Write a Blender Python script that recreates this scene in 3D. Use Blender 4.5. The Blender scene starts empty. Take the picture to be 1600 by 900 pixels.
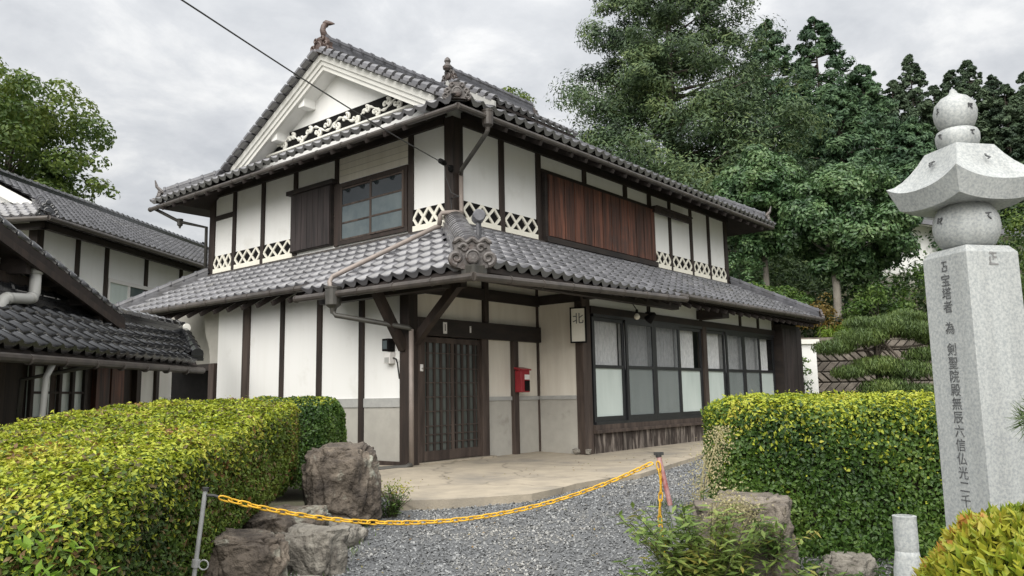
import bpy, bmesh, math, random
import numpy as np
from mathutils import Vector, Matrix, noise as mnoise

random.seed(7)
rng = np.random.default_rng(11)
sc = bpy.context.scene
COL = sc.collection

# ---------------------------------------------------------------- camera
# world axes: X runs along the long right-hand front of the house, Y along its left-hand front
CAM_Z = 0.936
FW = (0.77289, 0.63454)          # horizontal view direction
RT = (0.63454, -0.77289)         # to the right of it
def cam_setup():
    p, r = math.radians(7.795), math.radians(-1.031)
    fw = Vector((FW[0], FW[1], 0)); rt = Vector((RT[0], RT[1], 0)); up = Vector((0, 0, 1))
    z = fw * math.cos(p) + up * math.sin(p)          # view axis
    d = fw * math.sin(p) - up * math.cos(p)          # image down
    x = rt * math.cos(r) - d * math.sin(r)
    y = rt * math.sin(r) + d * math.cos(r)
    M = Matrix.Identity(4)
    for i in range(3):
        M[i][0] = x[i]; M[i][1] = -y[i]; M[i][2] = -z[i]
    M[2][3] = CAM_Z
    cd = bpy.data.cameras.new('camera'); co = bpy.data.objects.new('camera', cd)
    COL.objects.link(co); co.matrix_world = M
    cd.sensor_width = 36; cd.lens = 36 * 1226.45 / 1600
    cd.clip_start = 0.05; cd.clip_end = 3000
    sc.camera = co
cam_setup()

# ---------------------------------------------------------------- light
SUN_EL, SUN_AZ = math.radians(46), math.atan2(-0.42, -0.90)   # direction towards the sun, behind the viewer
w = bpy.data.worlds.new('World'); sc.world = w; w.use_nodes = True
nt = w.node_tree; nt.nodes.clear()
def N(tree, t, **k):
    n = tree.nodes.new(t)
    for a, b in k.items(): setattr(n, a, b)
    return n
out = N(nt, 'ShaderNodeOutputWorld'); bg = N(nt, 'ShaderNodeBackground')
sky = N(nt, 'ShaderNodeTexSky', sky_type='NISHITA', sun_disc=False)
sky.sun_elevation = SUN_EL; sky.sun_rotation = math.pi / 2 - SUN_AZ
geo = N(nt, 'ShaderNodeTexCoord'); sep = N(nt, 'ShaderNodeSeparateXYZ')
nt.links.new(geo.outputs['Generated'], sep.inputs[0])
az = N(nt, 'ShaderNodeMath', operation='ABSOLUTE'); nt.links.new(sep.outputs['Z'], az.inputs[0])
dn = N(nt, 'ShaderNodeMath', operation='ADD'); dn.inputs[1].default_value = 0.22; nt.links.new(az.outputs[0], dn.inputs[0])
dx = N(nt, 'ShaderNodeMath', operation='DIVIDE'); dy = N(nt, 'ShaderNodeMath', operation='DIVIDE')
nt.links.new(sep.outputs['X'], dx.inputs[0]); nt.links.new(dn.outputs[0], dx.inputs[1])
nt.links.new(sep.outputs['Y'], dy.inputs[0]); nt.links.new(dn.outputs[0], dy.inputs[1])
cmb = N(nt, 'ShaderNodeCombineXYZ'); nt.links.new(dx.outputs[0], cmb.inputs[0]); nt.links.new(dy.outputs[0], cmb.inputs[1])
n1 = N(nt, 'ShaderNodeTexNoise'); n1.inputs['Scale'].default_value = 3.4; n1.inputs['Detail'].default_value = 8; n1.inputs['Roughness'].default_value = 0.60; n1.inputs['Distortion'].default_value = 0.25
nt.links.new(cmb.outputs[0], n1.inputs['Vector'])
cr = N(nt, 'ShaderNodeValToRGB')
cr.color_ramp.elements[0].position = 0.33; cr.color_ramp.elements[0].color = (0.72, 0.74, 0.77, 1)
cr.color_ramp.elements[1].position = 0.64; cr.color_ramp.elements[1].color = (1.1, 1.1, 1.09, 1)
e = cr.color_ramp.elements.new(0.50); e.color = (0.87, 0.885, 0.905, 1)
nt.links.new(n1.outputs['Fac'], cr.inputs[0])
sc_ = N(nt, 'ShaderNodeVectorMath', operation='SCALE'); nt.links.new(cr.outputs[0], sc_.inputs[0])
# an overcast sky grows brighter from the horizon to the zenith
zb = N(nt, 'ShaderNodeMath', operation='MULTIPLY_ADD'); zb.inputs[1].default_value = 2.7; zb.inputs[2].default_value = 1.50
nt.links.new(az.outputs[0], zb.inputs[0]); nt.links.new(zb.outputs[0], sc_.inputs['Scale'])
mx = N(nt, 'ShaderNodeMixRGB'); mx.inputs[0].default_value = 0.97
nt.links.new(sky.outputs[0], mx.inputs[1]); nt.links.new(sc_.outputs[0], mx.inputs[2])
nt.links.new(mx.outputs[0], bg.inputs[0]); bg.inputs[1].default_value = 0.10
nt.links.new(bg.outputs[0], out.inputs[0])
sl = bpy.data.lights.new('sun', 'SUN'); sl.energy = 1.5; sl.angle = math.radians(80); sl.color = (1.0, 0.965, 0.90)
so = bpy.data.objects.new('sun', sl); COL.objects.link(so)
sd = Vector((math.cos(SUN_AZ) * math.cos(SUN_EL), math.sin(SUN_AZ) * math.cos(SUN_EL), math.sin(SUN_EL)))
so.rotation_euler = sd.to_track_quat('Z', 'Y').to_euler(); so.location = (0, 0, 30)
sc.view_settings.view_transform = 'Standard'; sc.view_settings.look = 'None'
sc.view_settings.exposure = 1.8; sc.view_settings.gamma = 1.0

# ---------------------------------------------------------------- helpers
def G(r, f, z=0.0):
    """a point r metres to the right and f metres ahead of the place the photographer stands"""
    return Vector((r * RT[0] + f * FW[0], r * RT[1] + f * FW[1], z))

class MB:
    def __init__(s): s.v = []; s.f = []
    def add(s, vs, fs):
        b = len(s.v); s.v += [tuple(v) for v in vs]; s.f += [tuple(b + i for i in f) for f in fs]; return s
    def hexa(s, p):
        return s.add(p, [(0, 3, 2, 1), (4, 5, 6, 7), (0, 1, 5, 4), (1, 2, 6, 5), (2, 3, 7, 6), (3, 0, 4, 7)])
    def box(s, x0, x1, y0, y1, z0, z1):
        return s.hexa([(x0, y0, z0), (x1, y0, z0), (x1, y1, z0), (x0, y1, z0), (x0, y0, z1), (x1, y0, z1), (x1, y1, z1), (x0, y1, z1)])
    def beam(s, a, b, wd, ht, up=(0, 0, 1)):
        a = Vector(a); b = Vector(b); d = (b - a).normalized(); u = Vector(up)
        sd_ = d.cross(u).normalized() * wd / 2; u = sd_.cross(d).normalized() * ht / 2
        return s.hexa([a - sd_ - u, a + sd_ - u, b + sd_ - u, b - sd_ - u, a - sd_ + u, a + sd_ + u, b + sd_ + u, b - sd_ + u])
    def tube(s, pts, rad, n=8, cap=True, sq=1.0, upv=None):
        pts = [Vector(p) for p in pts]; m = len(pts)
        if not hasattr(rad, '__len__'): rad = [rad] * m
        vs = []; prev = None
        for i, p in enumerate(pts):
            t = (pts[min(i + 1, m - 1)] - pts[max(i - 1, 0)])
            t = t.normalized() if t.length > 1e-9 else Vector((0, 0, 1))
            u = prev if prev is not None else (Vector(upv) if upv else (Vector((0, 0, 1)) if abs(t.z) < .9 else Vector((1, 0, 0))))
            sd_ = t.cross(u)
            if sd_.length < 1e-6: sd_ = t.orthogonal()
            sd_.normalize(); u = sd_.cross(t).normalized(); prev = u
            for k in range(n):
                a = 2 * math.pi * k / n
                vs.append(p + (sd_ * math.cos(a) + u * math.sin(a) * sq) * rad[i])
        fs = []
        for i in range(m - 1):
            for k in range(n):
                fs.append((i * n + k, i * n + (k + 1) % n, (i + 1) * n + (k + 1) % n, (i + 1) * n + k))
        if cap: fs += [tuple(reversed(range(n))), tuple((m - 1) * n + k for k in range(n))]
        return s.add(vs, fs)
    def prism(s, poly, z0, z1, M=None):
        n = len(poly)
        vs = [Vector((x, y, z0)) for x, y in poly] + [Vector((x, y, z1)) for x, y in poly]
        if M is not None: vs = [M @ v for v in vs]
        return s.add(vs, [tuple(reversed(range(n))), tuple(range(n, 2 * n))] + [(i, (i + 1) % n, n + (i + 1) % n, n + i) for i in range(n)])
    def lathe(s, prof, n=24, M=None):
        vs = []
        for r, z in prof:
            for k in range(n):
                a = 2 * math.pi * k / n; v = Vector((r * math.cos(a), r * math.sin(a), z)); vs.append(M @ v if M is not None else v)
        fs = []
        for i in range(len(prof) - 1):
            for k in range(n): fs.append((i * n + k, i * n + (k + 1) % n, (i + 1) * n + (k + 1) % n, (i + 1) * n + k))
        fs += [tuple(reversed(range(n))), tuple((len(prof) - 1) * n + k for k in range(n))]
        return s.add(vs, fs)
    def quad(s, a, b, c, d): return s.add([a, b, c, d], [(0, 1, 2, 3)])

def wloc(o):
    v = Vector((0, 0, 0))
    while o is not None: v = v + o.location; o = o.parent
    return v

def build(name, mb, mat, parent=None, smooth=False, bevel=0, kind=None):
    me = bpy.data.meshes.new(name)
    o0 = wloc(parent)
    me.from_pydata([(v[0] - o0.x, v[1] - o0.y, v[2] - o0.z) for v in mb.v], [], mb.f)
    if smooth:
        me.shade_smooth()
    me.materials.append(mat)
    o = bpy.data.objects.new(name, me); COL.objects.link(o); o.parent = parent
    if bevel:
        md = o.modifiers.new('bevel', 'BEVEL'); md.width = bevel; md.segments = 2; md.limit_method = 'ANGLE'
    if kind: o['kind'] = kind
    return o

def mesh_np(name, V, F, mat, parent=None, smooth=False, kind=None):
    """V (n,3) in world space, F (m,k)"""
    o0 = wloc(parent)
    V = np.asarray(V, dtype=np.float32) - np.array(o0, dtype=np.float32); F = np.asarray(F, dtype=np.int32)
    me = bpy.data.meshes.new(name)
    me.vertices.add(len(V)); me.vertices.foreach_set('co', V.ravel())
    k = F.shape[1]
    me.loops.add(F.size); me.loops.foreach_set('vertex_index', F.ravel())
    me.polygons.add(len(F)); me.polygons.foreach_set('loop_start', np.arange(0, F.size, k, dtype=np.int32))
    me.update(calc_edges=True); me.validate()
    if smooth: me.shade_smooth()
    me.materials.append(mat)
    o = bpy.data.objects.new(name, me); COL.objects.link(o); o.parent = parent
    if kind: o['kind'] = kind
    return o

def inst(name, me, M, parent=None):
    o = bpy.data.objects.new(name, me); COL.objects.link(o); o.parent = parent
    o.matrix_local = Matrix.Translation(-wloc(parent)) @ M
    return o

def raw_mesh(name, mb, mat, smooth=False):
    me = bpy.data.meshes.new(name); me.from_pydata(mb.v, [], mb.f); me.materials.append(mat)
    if smooth: me.shade_smooth()
    return me

def thing(name, label, cat, loc, group=None):
    o = bpy.data.objects.new(name, None); COL.objects.link(o); o.location = loc; o.empty_display_size = .2
    return tag(o, label, cat, group)
def tag(o, label, cat, group=None, kind=None):
    o['label'] = label; o['category'] = cat
    if group: o['group'] = group
    if kind: o['kind'] = kind
    return o

# ---------------------------------------------------------------- materials
def mat(name, col, rough=.6, col2=None, scale=6., stretch=(1, 1, 1), bump=0., bscale=None, spec=.5, metal=0., detail=5, lo=.35, hi=.65, island=0., col3=None, scale3=1.5, lo3=.5, hi3=.7, coat=0., bdist=.02, streak=0., crack=0.):
    m = bpy.data.materials.new(name); m.use_nodes = True; t = m.node_tree; b = t.nodes['Principled BSDF']
    b.inputs['Roughness'].default_value = rough; b.inputs['Metallic'].default_value = metal
    b.inputs['Specular IOR Level'].default_value = spec
    if coat: b.inputs['Coat Weight'].default_value = coat; b.inputs['Coat Roughness'].default_value = .15
    c4 = (*col, 1)
    tc = N(t, 'ShaderNodeTexCoord'); mp = N(t, 'ShaderNodeMapping'); mp.inputs['Scale'].default_value = stretch
    t.links.new(tc.outputs['Object'], mp.inputs[0])
    last = None
    if col2 is not None:
        n = N(t, 'ShaderNodeTexNoise'); n.inputs['Scale'].default_value = scale; n.inputs['Detail'].default_value = detail; n.inputs['Roughness'].default_value = .6
        t.links.new(mp.outputs[0], n.inputs['Vector'])
        r = N(t, 'ShaderNodeValToRGB'); r.color_ramp.elements[0].position = lo; r.color_ramp.elements[1].position = hi
        r.color_ramp.elements[0].color = c4; r.color_ramp.elements[1].color = (*col2, 1)
        t.links.new(n.outputs['Fac'], r.inputs[0]); last = r.outputs[0]
    if col3 is not None:
        n = N(t, 'ShaderNodeTexNoise'); n.inputs['Scale'].default_value = scale3; n.inputs['Detail'].default_value = 6; n.inputs['Roughness'].default_value = .65
        t.links.new(tc.outputs['Object'], n.inputs['Vector'])
        r = N(t, 'ShaderNodeMapRange'); r.inputs[1].default_value = lo3; r.inputs[2].default_value = hi3
        t.links.new(n.outputs['Fac'], r.inputs[0])
        q = N(t, 'ShaderNodeMixRGB'); t.links.new(r.outputs[0], q.inputs[0])
        if last is not None: t.links.new(last, q.inputs[1])
        else: q.inputs[1].default_value = c4
        q.inputs[2].default_value = (*col3, 1); last = q.outputs[0]
    def mult(fac_out, lo_v):
        q = N(t, 'ShaderNodeMixRGB', blend_type='MULTIPLY'); q.inputs[0].default_value = 1
        mr_ = N(t, 'ShaderNodeMapRange'); mr_.inputs[1].default_value = fac_out[1]; mr_.inputs[2].default_value = fac_out[2]; mr_.inputs[3].default_value = lo_v; mr_.inputs[4].default_value = 1
        t.links.new(fac_out[0], mr_.inputs[0])
        if last is not None: t.links.new(last, q.inputs[1])
        else: q.inputs[1].default_value = c4
        t.links.new(mr_.outputs[0], q.inputs[2]); return q.outputs[0]
    if streak:      # rain runs: noise drawn out along the vertical
        mp2 = N(t, 'ShaderNodeMapping'); mp2.inputs['Scale'].default_value = (9, 9, .55); t.links.new(tc.outputs['Object'], mp2.inputs[0])
        n = N(t, 'ShaderNodeTexNoise'); n.inputs['Scale'].default_value = 1; n.inputs['Detail'].default_value = 5; t.links.new(mp2.outputs[0], n.inputs['Vector'])
        last = mult((n.outputs['Fac'], .36, .58), 1 - streak)
    if crack:
        n = N(t, 'ShaderNodeTexNoise'); n.inputs['Scale'].default_value = 1.7; n.inputs['Detail'].default_value = 5; t.links.new(tc.outputs['Object'], n.inputs['Vector'])
        va = N(t, 'ShaderNodeVectorMath', operation='MULTIPLY_ADD'); va.inputs[1].default_value = (.5, .5, .5); t.links.new(n.outputs['Color'], va.inputs[0]); t.links.new(tc.outputs['Object'], va.inputs[2])
        vo = N(t, 'ShaderNodeTexVoronoi', feature='DISTANCE_TO_EDGE'); vo.inputs['Scale'].default_value = crack; t.links.new(va.outputs[0], vo.inputs['Vector'])
        last = mult((vo.outputs['Distance'], .0, .009), .62)
    if island:
        g = N(t, 'ShaderNodeNewGeometry'); oi = N(t, 'ShaderNodeObjectInfo')
        a = N(t, 'ShaderNodeMath', operation='ADD'); t.links.new(g.outputs['Random Per Island'], a.inputs[0]); t.links.new(oi.outputs['Random'], a.inputs[1])
        fr = N(t, 'ShaderNodeMath', operation='FRACT'); t.links.new(a.outputs[0], fr.inputs[0])
        mr = N(t, 'ShaderNodeMapRange'); mr.inputs[3].default_value = 1 - island; mr.inputs[4].default_value = 1 + island
        t.links.new(fr.outputs[0], mr.inputs[0])
        hv = N(t, 'ShaderNodeHueSaturation')
        if last is not None: t.links.new(last, hv.inputs['Color'])
        else: hv.inputs['Color'].default_value = c4
        t.links.new(mr.outputs[0], hv.inputs['Value']); last = hv.outputs[0]
    if last is not None: t.links.new(last, b.inputs['Base Color'])
    else: b.inputs['Base Color'].default_value = c4
    if bump:
        n = N(t, 'ShaderNodeTexNoise'); n.inputs['Scale'].default_value = bscale or scale * 3; n.inputs['Detail'].default_value = 6
        t.links.new(mp.outputs[0], n.inputs['Vector'])
        bp = N(t, 'ShaderNodeBump'); bp.inputs['Strength'].default_value = bump; bp.inputs['Distance'].default_value = bdist
        t.links.new(n.outputs['Fac'], bp.inputs['Height']); t.links.new(bp.outputs[0], b.inputs['Normal'])
    return m

def leafmat(name, cols, rough=.5, trans=.25, nscale=.8, spec=.4):
    """leaf colours vary leaf by leaf and, slowly, over the plant"""
    m = bpy.data.materials.new(name); m.use_nodes = True; t = m.node_tree; b = t.nodes['Principled BSDF']; o = t.nodes['Material Output']
    g = N(t, 'ShaderNodeNewGeometry'); tc = N(t, 'ShaderNodeTexCoord'); n = N(t, 'ShaderNodeTexNoise'); n.inputs['Scale'].default_value = nscale; n.inputs['Detail'].default_value = 3
    t.links.new(tc.outputs['Object'], n.inputs['Vector'])
    nm = N(t, 'ShaderNodeMapRange'); nm.inputs[1].default_value = .3; nm.inputs[2].default_value = .7; nm.inputs[3].default_value = -.20; nm.inputs[4].default_value = .66  # slow noise puts clump-sized deep shade into the leaf colour
    t.links.new(n.outputs['Fac'], nm.inputs[0])
    a = N(t, 'ShaderNodeMath', operation='ADD', use_clamp=True); rs_ = N(t, 'ShaderNodeMath', operation='MULTIPLY'); rs_.inputs[1].default_value = .54; t.links.new(g.outputs['Random Per Island'], rs_.inputs[0])
    t.links.new(rs_.outputs[0], a.inputs[0]); t.links.new(nm.outputs[0], a.inputs[1])
    r = N(t, 'ShaderNodeValToRGB'); r.color_ramp.elements[0].color = (*cols[0], 1); r.color_ramp.elements[1].color = (*cols[-1], 1)
    for i, c in enumerate(cols[1:-1]):
        el = r.color_ramp.elements.new((i + 1) / (len(cols) - 1)); el.color = (*c, 1)
    t.links.new(a.outputs[0], r.inputs[0]); t.links.new(r.outputs[0], b.inputs['Base Color'])
    b.inputs['Roughness'].default_value = rough; b.inputs['Specular IOR Level'].default_value = spec
    tr = N(t, 'ShaderNodeBsdfTranslucent'); t.links.new(r.outputs[0], tr.inputs[0])
    mxs = N(t, 'ShaderNodeMixShader'); mxs.inputs[0].default_value = trans
    t.links.new(b.outputs[0], mxs.inputs[1]); t.links.new(tr.outputs[0], mxs.inputs[2]); t.links.new(mxs.outputs[0], o.inputs[0])
    return m

def glassmat(name, tint, clear=.7, rough=.04):
    m = bpy.data.materials.new(name); m.use_nodes = True; t = m.node_tree; b = t.nodes['Principled BSDF']; o = t.nodes['Material Output']
    b.inputs['Base Color'].default_value = (*tint, 1); b.inputs['Roughness'].default_value = rough; b.inputs['Specular IOR Level'].default_value = .6
    tr = N(t, 'ShaderNodeBsdfTransparent'); mxs = N(t, 'ShaderNodeMixShader'); mxs.inputs[0].default_value = clear
    t.links.new(b.outputs[0], mxs.inputs[1]); t.links.new(tr.outputs[0], mxs.inputs[2]); t.links.new(mxs.outputs[0], o.inputs[0])
    return m

M = {}
M['plaster'] = mat('white_plaster', (.84, .838, .82), .85, (.80, .796, .772), 3.0, stretch=(1.6, 1.6, .16), lo=.46, hi=.78, bump=.05, bscale=40, col3=(.68, .67, .63), scale3=1.3, lo3=.58, hi3=.84)
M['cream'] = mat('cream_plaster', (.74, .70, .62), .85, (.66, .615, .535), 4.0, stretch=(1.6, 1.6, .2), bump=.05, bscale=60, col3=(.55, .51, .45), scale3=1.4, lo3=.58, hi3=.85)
M['cement'] = mat('dado_cement', (.42, .405, .365), .9, (.37, .355, .32), 5, bump=.12, bscale=80, col3=(.28, .265, .23), scale3=2.6, lo3=.60, hi3=.76)
M['dadoband'] = mat('dado_band', (.40, .40, .38), .8, (.33, .33, .32), 8, bump=.05)
M['timber'] = mat('dark_timber', (.016, .011, .009), .7, (.040, .026, .020), 9, stretch=(1, 1, .12), bump=.25, bscale=30)
M['timber_h'] = mat('dark_timber_beam', (.012, .009, .008), .72, (.030, .021, .017), 7, stretch=(.25, .25, 1), bump=.2, bscale=30)
M['timber_w'] = mat('weathered_timber', (.030, .020, .016), .75, (.085, .062, .050), 8, stretch=(1, 1, .12), bump=.3, bscale=30)
M['soffit'] = mat('soffit_boards', (.014, .010, .009), .8, (.030, .021, .018), 5, stretch=(1, 1, 1), bump=.1)
M['redboard'] = mat('red_brown_board', (.040, .018, .012), .62, (.165, .060, .034), 16, stretch=(1, 1, .06), bump=.35, bscale=26, island=.30, lo=.38, hi=.66, col3=(.055, .03, .024), scale3=2.2, lo3=.52, hi3=.72)
M['darkboard'] = mat('dark_shutter_board', (.016, .012, .012), .7, (.044, .033, .032), 12, stretch=(1, 1, .08), bump=.3, island=.2)
M['skirtboard'] = mat('weathered_skirting_board', (.032, .023, .019), .8, (.22, .19, .165), 10, stretch=(1.6, 1, .22), bump=.3, island=.3, lo=.47, hi=.68)
M['tile'] = mat('glazed_roof_tile', (.088, .087, .095), .28, (.15, .148, .158), 3.0, bump=.04, bscale=20, spec=.8, island=.30, col3=(.075, .07, .062), scale3=1.6, lo3=.50, hi3=.75, coat=.5)
M['tile_dark'] = mat('black_roof_tile', (.012, .0125, .014), .16, (.024, .025, .028), 3, bump=.05, bscale=20, spec=.7, island=.2, coat=.6)
M['tile_edge'] = mat('ridge_tile', (.060, .061, .070), .34, (.115, .115, .128), 6, bump=.15, bscale=24, island=.22, col3=(.04, .038, .038), scale3=2.5, lo3=.5, hi3=.75)
M['deck'] = mat('roof_bedding', (.05, .047, .045), .9, (.075, .07, .066), 6)
M['oni'] = mat('ornament_tile', (.060, .052, .050), .5, (.13, .118, .112), 10, bump=.4, bscale=30, col3=(.060, .036, .028), scale3=4, lo3=.5, hi3=.68)
M['oni_brown'] = mat('brown_ornament_tile', (.050, .030, .025), .5, (.105, .070, .058), 10, bump=.4, bscale=30)
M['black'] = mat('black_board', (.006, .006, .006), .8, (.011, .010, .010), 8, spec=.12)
M['white'] = mat('white_relief', (.80, .79, .73), .8, (.74, .73, .67), 6)
M['lattice'] = mat('lattice_plaster', (.83, .80, .70), .85, (.77, .745, .65), 5)
M['barge'] = mat('bargeboard_plaster', (.74, .735, .70), .85, (.68, .672, .635), 3, bump=.03)
M['gutter'] = mat('copper_brown_gutter', (.042, .036, .032), .45, (.075, .064, .056), 5, bump=.05)
M['pipe_beige'] = mat('beige_downpipe', (.27, .225, .20), .5, (.21, .18, .16), 4)
M['pipe_grey'] = mat('grey_drainpipe', (.42, .42, .40), .5, (.36, .36, .35), 4)
M['pipe_dark'] = mat('dark_grey_downpipe', (.045, .043, .038), .5, (.07, .066, .058), 4)
M['frame'] = mat('bronze_aluminium', (.014, .015, .017), .4, (.021, .022, .025), 4, spec=.5)
M['glass'] = glassmat('window_glass', (.03, .035, .04), .9)
M['glass_dark'] = glassmat('dark_window_glass', (.025, .032, .036), .25)
M['screen'] = glassmat('insect_screen', (.08, .09, .10), .72, .6)
M['frost'] = mat('frosted_glass', (.50, .57, .545), .22, (.60, .665, .64), 1.2, stretch=(2, 1, .5), spec=.5)
M['frost_blue'] = mat('frosted_blue_glass', (.075, .10, .11), .25, (.115, .14, .145), 3)
M['curtain'] = mat('lace_curtain', (.86, .87, .87), .9, (.66, .67, .68), 30, stretch=(1, 1, .35), bump=.2, island=.0)
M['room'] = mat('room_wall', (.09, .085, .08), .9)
M['doorglass'] = mat('ribbed_door_glass', (.055, .066, .062), .2, (.10, .115, .108), 5, stretch=(3, 1, .3))
M['concrete'] = mat('apron_concrete', (.40, .345, .265), .9, (.31, .27, .21), 3.2, bump=.3, bscale=60, col3=(.215, .195, .165), scale3=1.0, lo3=.50, hi3=.72, detail=9, crack=.42)
M['bounce_road'] = mat('pale_bounce_road', (.36, .35, .33), .9, (.30, .29, .275), 2, bump=.2, bscale=60)
M['soil'] = mat('soil', (.10, .085, .06), .95, (.07, .085, .035), 1.5, bump=.5, bscale=14)
M['gravelbed'] = mat('gravel_bed', (.10, .105, .11), .95, (.17, .175, .18), 60, bump=.9, bscale=90)
M['stonegrain'] = mat('gravel_stone', (.11, .115, .12), .75, (.20, .205, .205), 7, island=.7, col3=(.27, .26, .235), scale3=1.1, lo3=.48, hi3=.72)
M['rock'] = mat('rough_rock', (.050, .040, .033), .9, (.20, .165, .13), 4.5, bump=1., bscale=16, col3=(.33, .335, .28), scale3=3.4, lo3=.56, hi3=.66, bdist=.07, detail=9)
M['rock_pale'] = mat('pale_rock', (.15, .135, .115), .9, (.31, .29, .25), 5, bump=1., bscale=16, col3=(.065, .055, .047), scale3=4, lo3=.55, hi3=.66, bdist=.06, detail=9)
M['rock_moss'] = mat('mossy_rock', (.085, .07, .058), .9, (.24, .21, .175), 5, bump=1., bscale=16, col3=(.13, .12, .035), scale3=3.4, lo3=.55, hi3=.64, bdist=.06, detail=9)
M['granite'] = mat('speckled_granite', (.30, .32, .325), .62, (.44, .455, .445), 75, detail=3, lo=.36, hi=.62, bump=.06, bscale=120, streak=.16, col3=(.235, .25, .265), scale3=130, lo3=.60, hi3=.70)
M['ink'] = mat('engraved_paint', (.05, .052, .055), .9, (.13, .135, .14), 55)
M['ink_faint'] = mat('unpainted_engraving', (.21, .21, .21), .9)
M['yellow'] = mat('yellow_plastic', (.68, .40, .02), .42, (.58, .33, .025), 12, island=.1)
M['steel'] = mat('galvanised_post', (.40, .41, .41), .4, (.30, .30, .30), 10, metal=.2)
M['redpaint'] = mat('red_paint', (.30, .014, .024), .35, (.25, .012, .02), 4, spec=.5)
M['redtape'] = mat('faded_red_tape', (.30, .09, .085), .6, (.46, .30, .29), 14)
M['paper'] = mat('white_paper', (.74, .72, .70), .8)
M['bulb'] = mat('milky_bulb', (.70, .66, .55), .15)
M['bark'] = mat('bark', (.045, .034, .026), .9, (.085, .07, .056), 7, stretch=(1, 1, .3), bump=.6)
M['bark_pale'] = mat('pale_bark', (.30, .275, .235), .9, (.20, .18, .155), 6, stretch=(1, 1, .4), bump=.5)
M['twig'] = mat('stem_and_core', (.035, .032, .018), .95, (.055, .045, .024), 12)  # colour of real stems and of the added light-blocking plant cores
M['wallstone'] = mat('retaining_stone', (.08, .067, .055), .9, (.17, .148, .125), 5, bump=.5, bscale=18, island=.35)
M['mortar'] = mat('wall_joint', (.06, .055, .05), .95)
M['blackwire'] = mat('black_wire', (.03, .03, .03), .6)
# foliage
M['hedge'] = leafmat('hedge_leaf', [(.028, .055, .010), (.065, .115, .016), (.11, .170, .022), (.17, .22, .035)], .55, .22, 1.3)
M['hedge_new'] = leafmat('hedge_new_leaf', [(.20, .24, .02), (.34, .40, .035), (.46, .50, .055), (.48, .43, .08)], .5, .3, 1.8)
M['hedge_brown'] = leafmat('hedge_bronze_leaf', [(.05, .05, .018), (.10, .085, .03), (.15, .10, .04), (.24, .11, .04)], .5, .2, 2)
M['shoot'] = leafmat('young_shoot_leaf', [(.15, .27, .03), (.22, .36, .045), (.30, .44, .07)], .4, .35, 3)
M['azalea'] = leafmat('azalea_leaf', [(.09, .15, .015), (.17, .235, .022), (.25, .30, .03), (.34, .35, .035), (.37, .35, .04), (.42, .21, .045)], .45, .3, 4)
M['hedge_r'] = leafmat('dark_hedge_leaf', [(.018, .046, .010), (.042, .092, .014), (.075, .140, .020), (.16, .235, .05)], .48, .2, 1.3)
M['conifer'] = leafmat('conifer_needles', [(.016, .034, .017), (.040, .074, .030), (.080, .128, .046), (.14, .185, .06)], .6, .15, .55)
M['cedar'] = leafmat('cedar_needles', [(.016, .042, .022), (.044, .094, .040), (.084, .150, .058)], .6, .12, .6)
M['cedar_far'] = leafmat('far_cedar_needles', [(.024, .046, .028), (.050, .082, .042), (.085, .125, .060)], .65, .12, .5)
M['round'] = leafmat('broadleaf', [(.032, .070, .032), (.064, .125, .050), (.105, .185, .070), (.17, .25, .105)], .36, .22, 1.3)
M['lefttree'] = leafmat('maple_green_leaf', [(.035, .070, .018), (.070, .120, .026), (.12, .175, .030), (.17, .21, .04)], .5, .35, .5)
M['shrub'] = leafmat('shrub_leaf', [(.03, .065, .016), (.065, .125, .026), (.12, .19, .04), (.17, .25, .06)], .45, .25, .8)
M['fern'] = leafmat('bright_fern_leaf', [(.09, .16, .02), (.15, .24, .03), (.22, .30, .045)], .5, .3, 1)
M['maple'] = leafmat('orange_maple_leaf', [(.12, .10, .025), (.20, .13, .03), (.26, .13, .035)], .5, .3, 1)
M['pine'] = leafmat('pine_needles', [(.05, .085, .026), (.09, .14, .036), (.15, .20, .05)], .55, .2, 1)
M['bamboo'] = leafmat('nandina_leaf', [(.07, .12, .03), (.13, .20, .045), (.22, .29, .075), (.34, .30, .07)], .42, .3, 4)
M['pale'] = leafmat('dry_flower', [(.36, .32, .18), (.46, .42, .25), (.50, .42, .22)], .8, .3, 4)
M['litter'] = leafmat('dry_leaf', [(.10, .06, .03), (.20, .13, .05), (.26, .20, .07), (.14, .16, .04)], .7, .1, 3)
M['floor'] = leafmat('forest_undergrowth', [(.018, .038, .014), (.035, .065, .02), (.06, .10, .028)], .6, .2, .3)

# ---------------------------------------------------------------- leaves
def leaf_arrays(P, Nn, L, W, fold=.18, along=None):
    P = np.asarray(P, float); n = len(P)
    Nn = Nn / (np.linalg.norm(Nn, axis=1, keepdims=True) + 1e-9)
    R = rng.normal(size=(n, 3)) if along is None else along + rng.normal(size=(n, 3)) * .35
    T = R - (R * Nn).sum(1, keepdims=True) * Nn; T /= (np.linalg.norm(T, axis=1, keepdims=True) + 1e-9)
    B = np.cross(Nn, T)
    L = np.broadcast_to(L, (n,))[:, None]; W = np.broadcast_to(W, (n,))[:, None]
    V = np.empty((n, 4, 3))
    V[:, 0] = P - T * L / 2; V[:, 2] = P + T * L / 2
    V[:, 1] = P + B * W / 2 + Nn * W * fold + T * L * -.06; V[:, 3] = P - B * W / 2 + Nn * W * fold + T * L * -.06
    b = np.arange(n)[:, None] * 4
    F = np.concatenate([b + np.array([[0, 1, 2]]), b + np.array([[0, 2, 3]])], 0).reshape(-1, 3)
    return V.reshape(-1, 3), F
def leaves(name, P, Nn, L, W, m, parent, fold=.18, along=None, kind='stuff'):
    V, F = leaf_arrays(P, Nn, L, W, fold, along)
    return mesh_np(name, V, F, m, parent, kind=kind)
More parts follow.
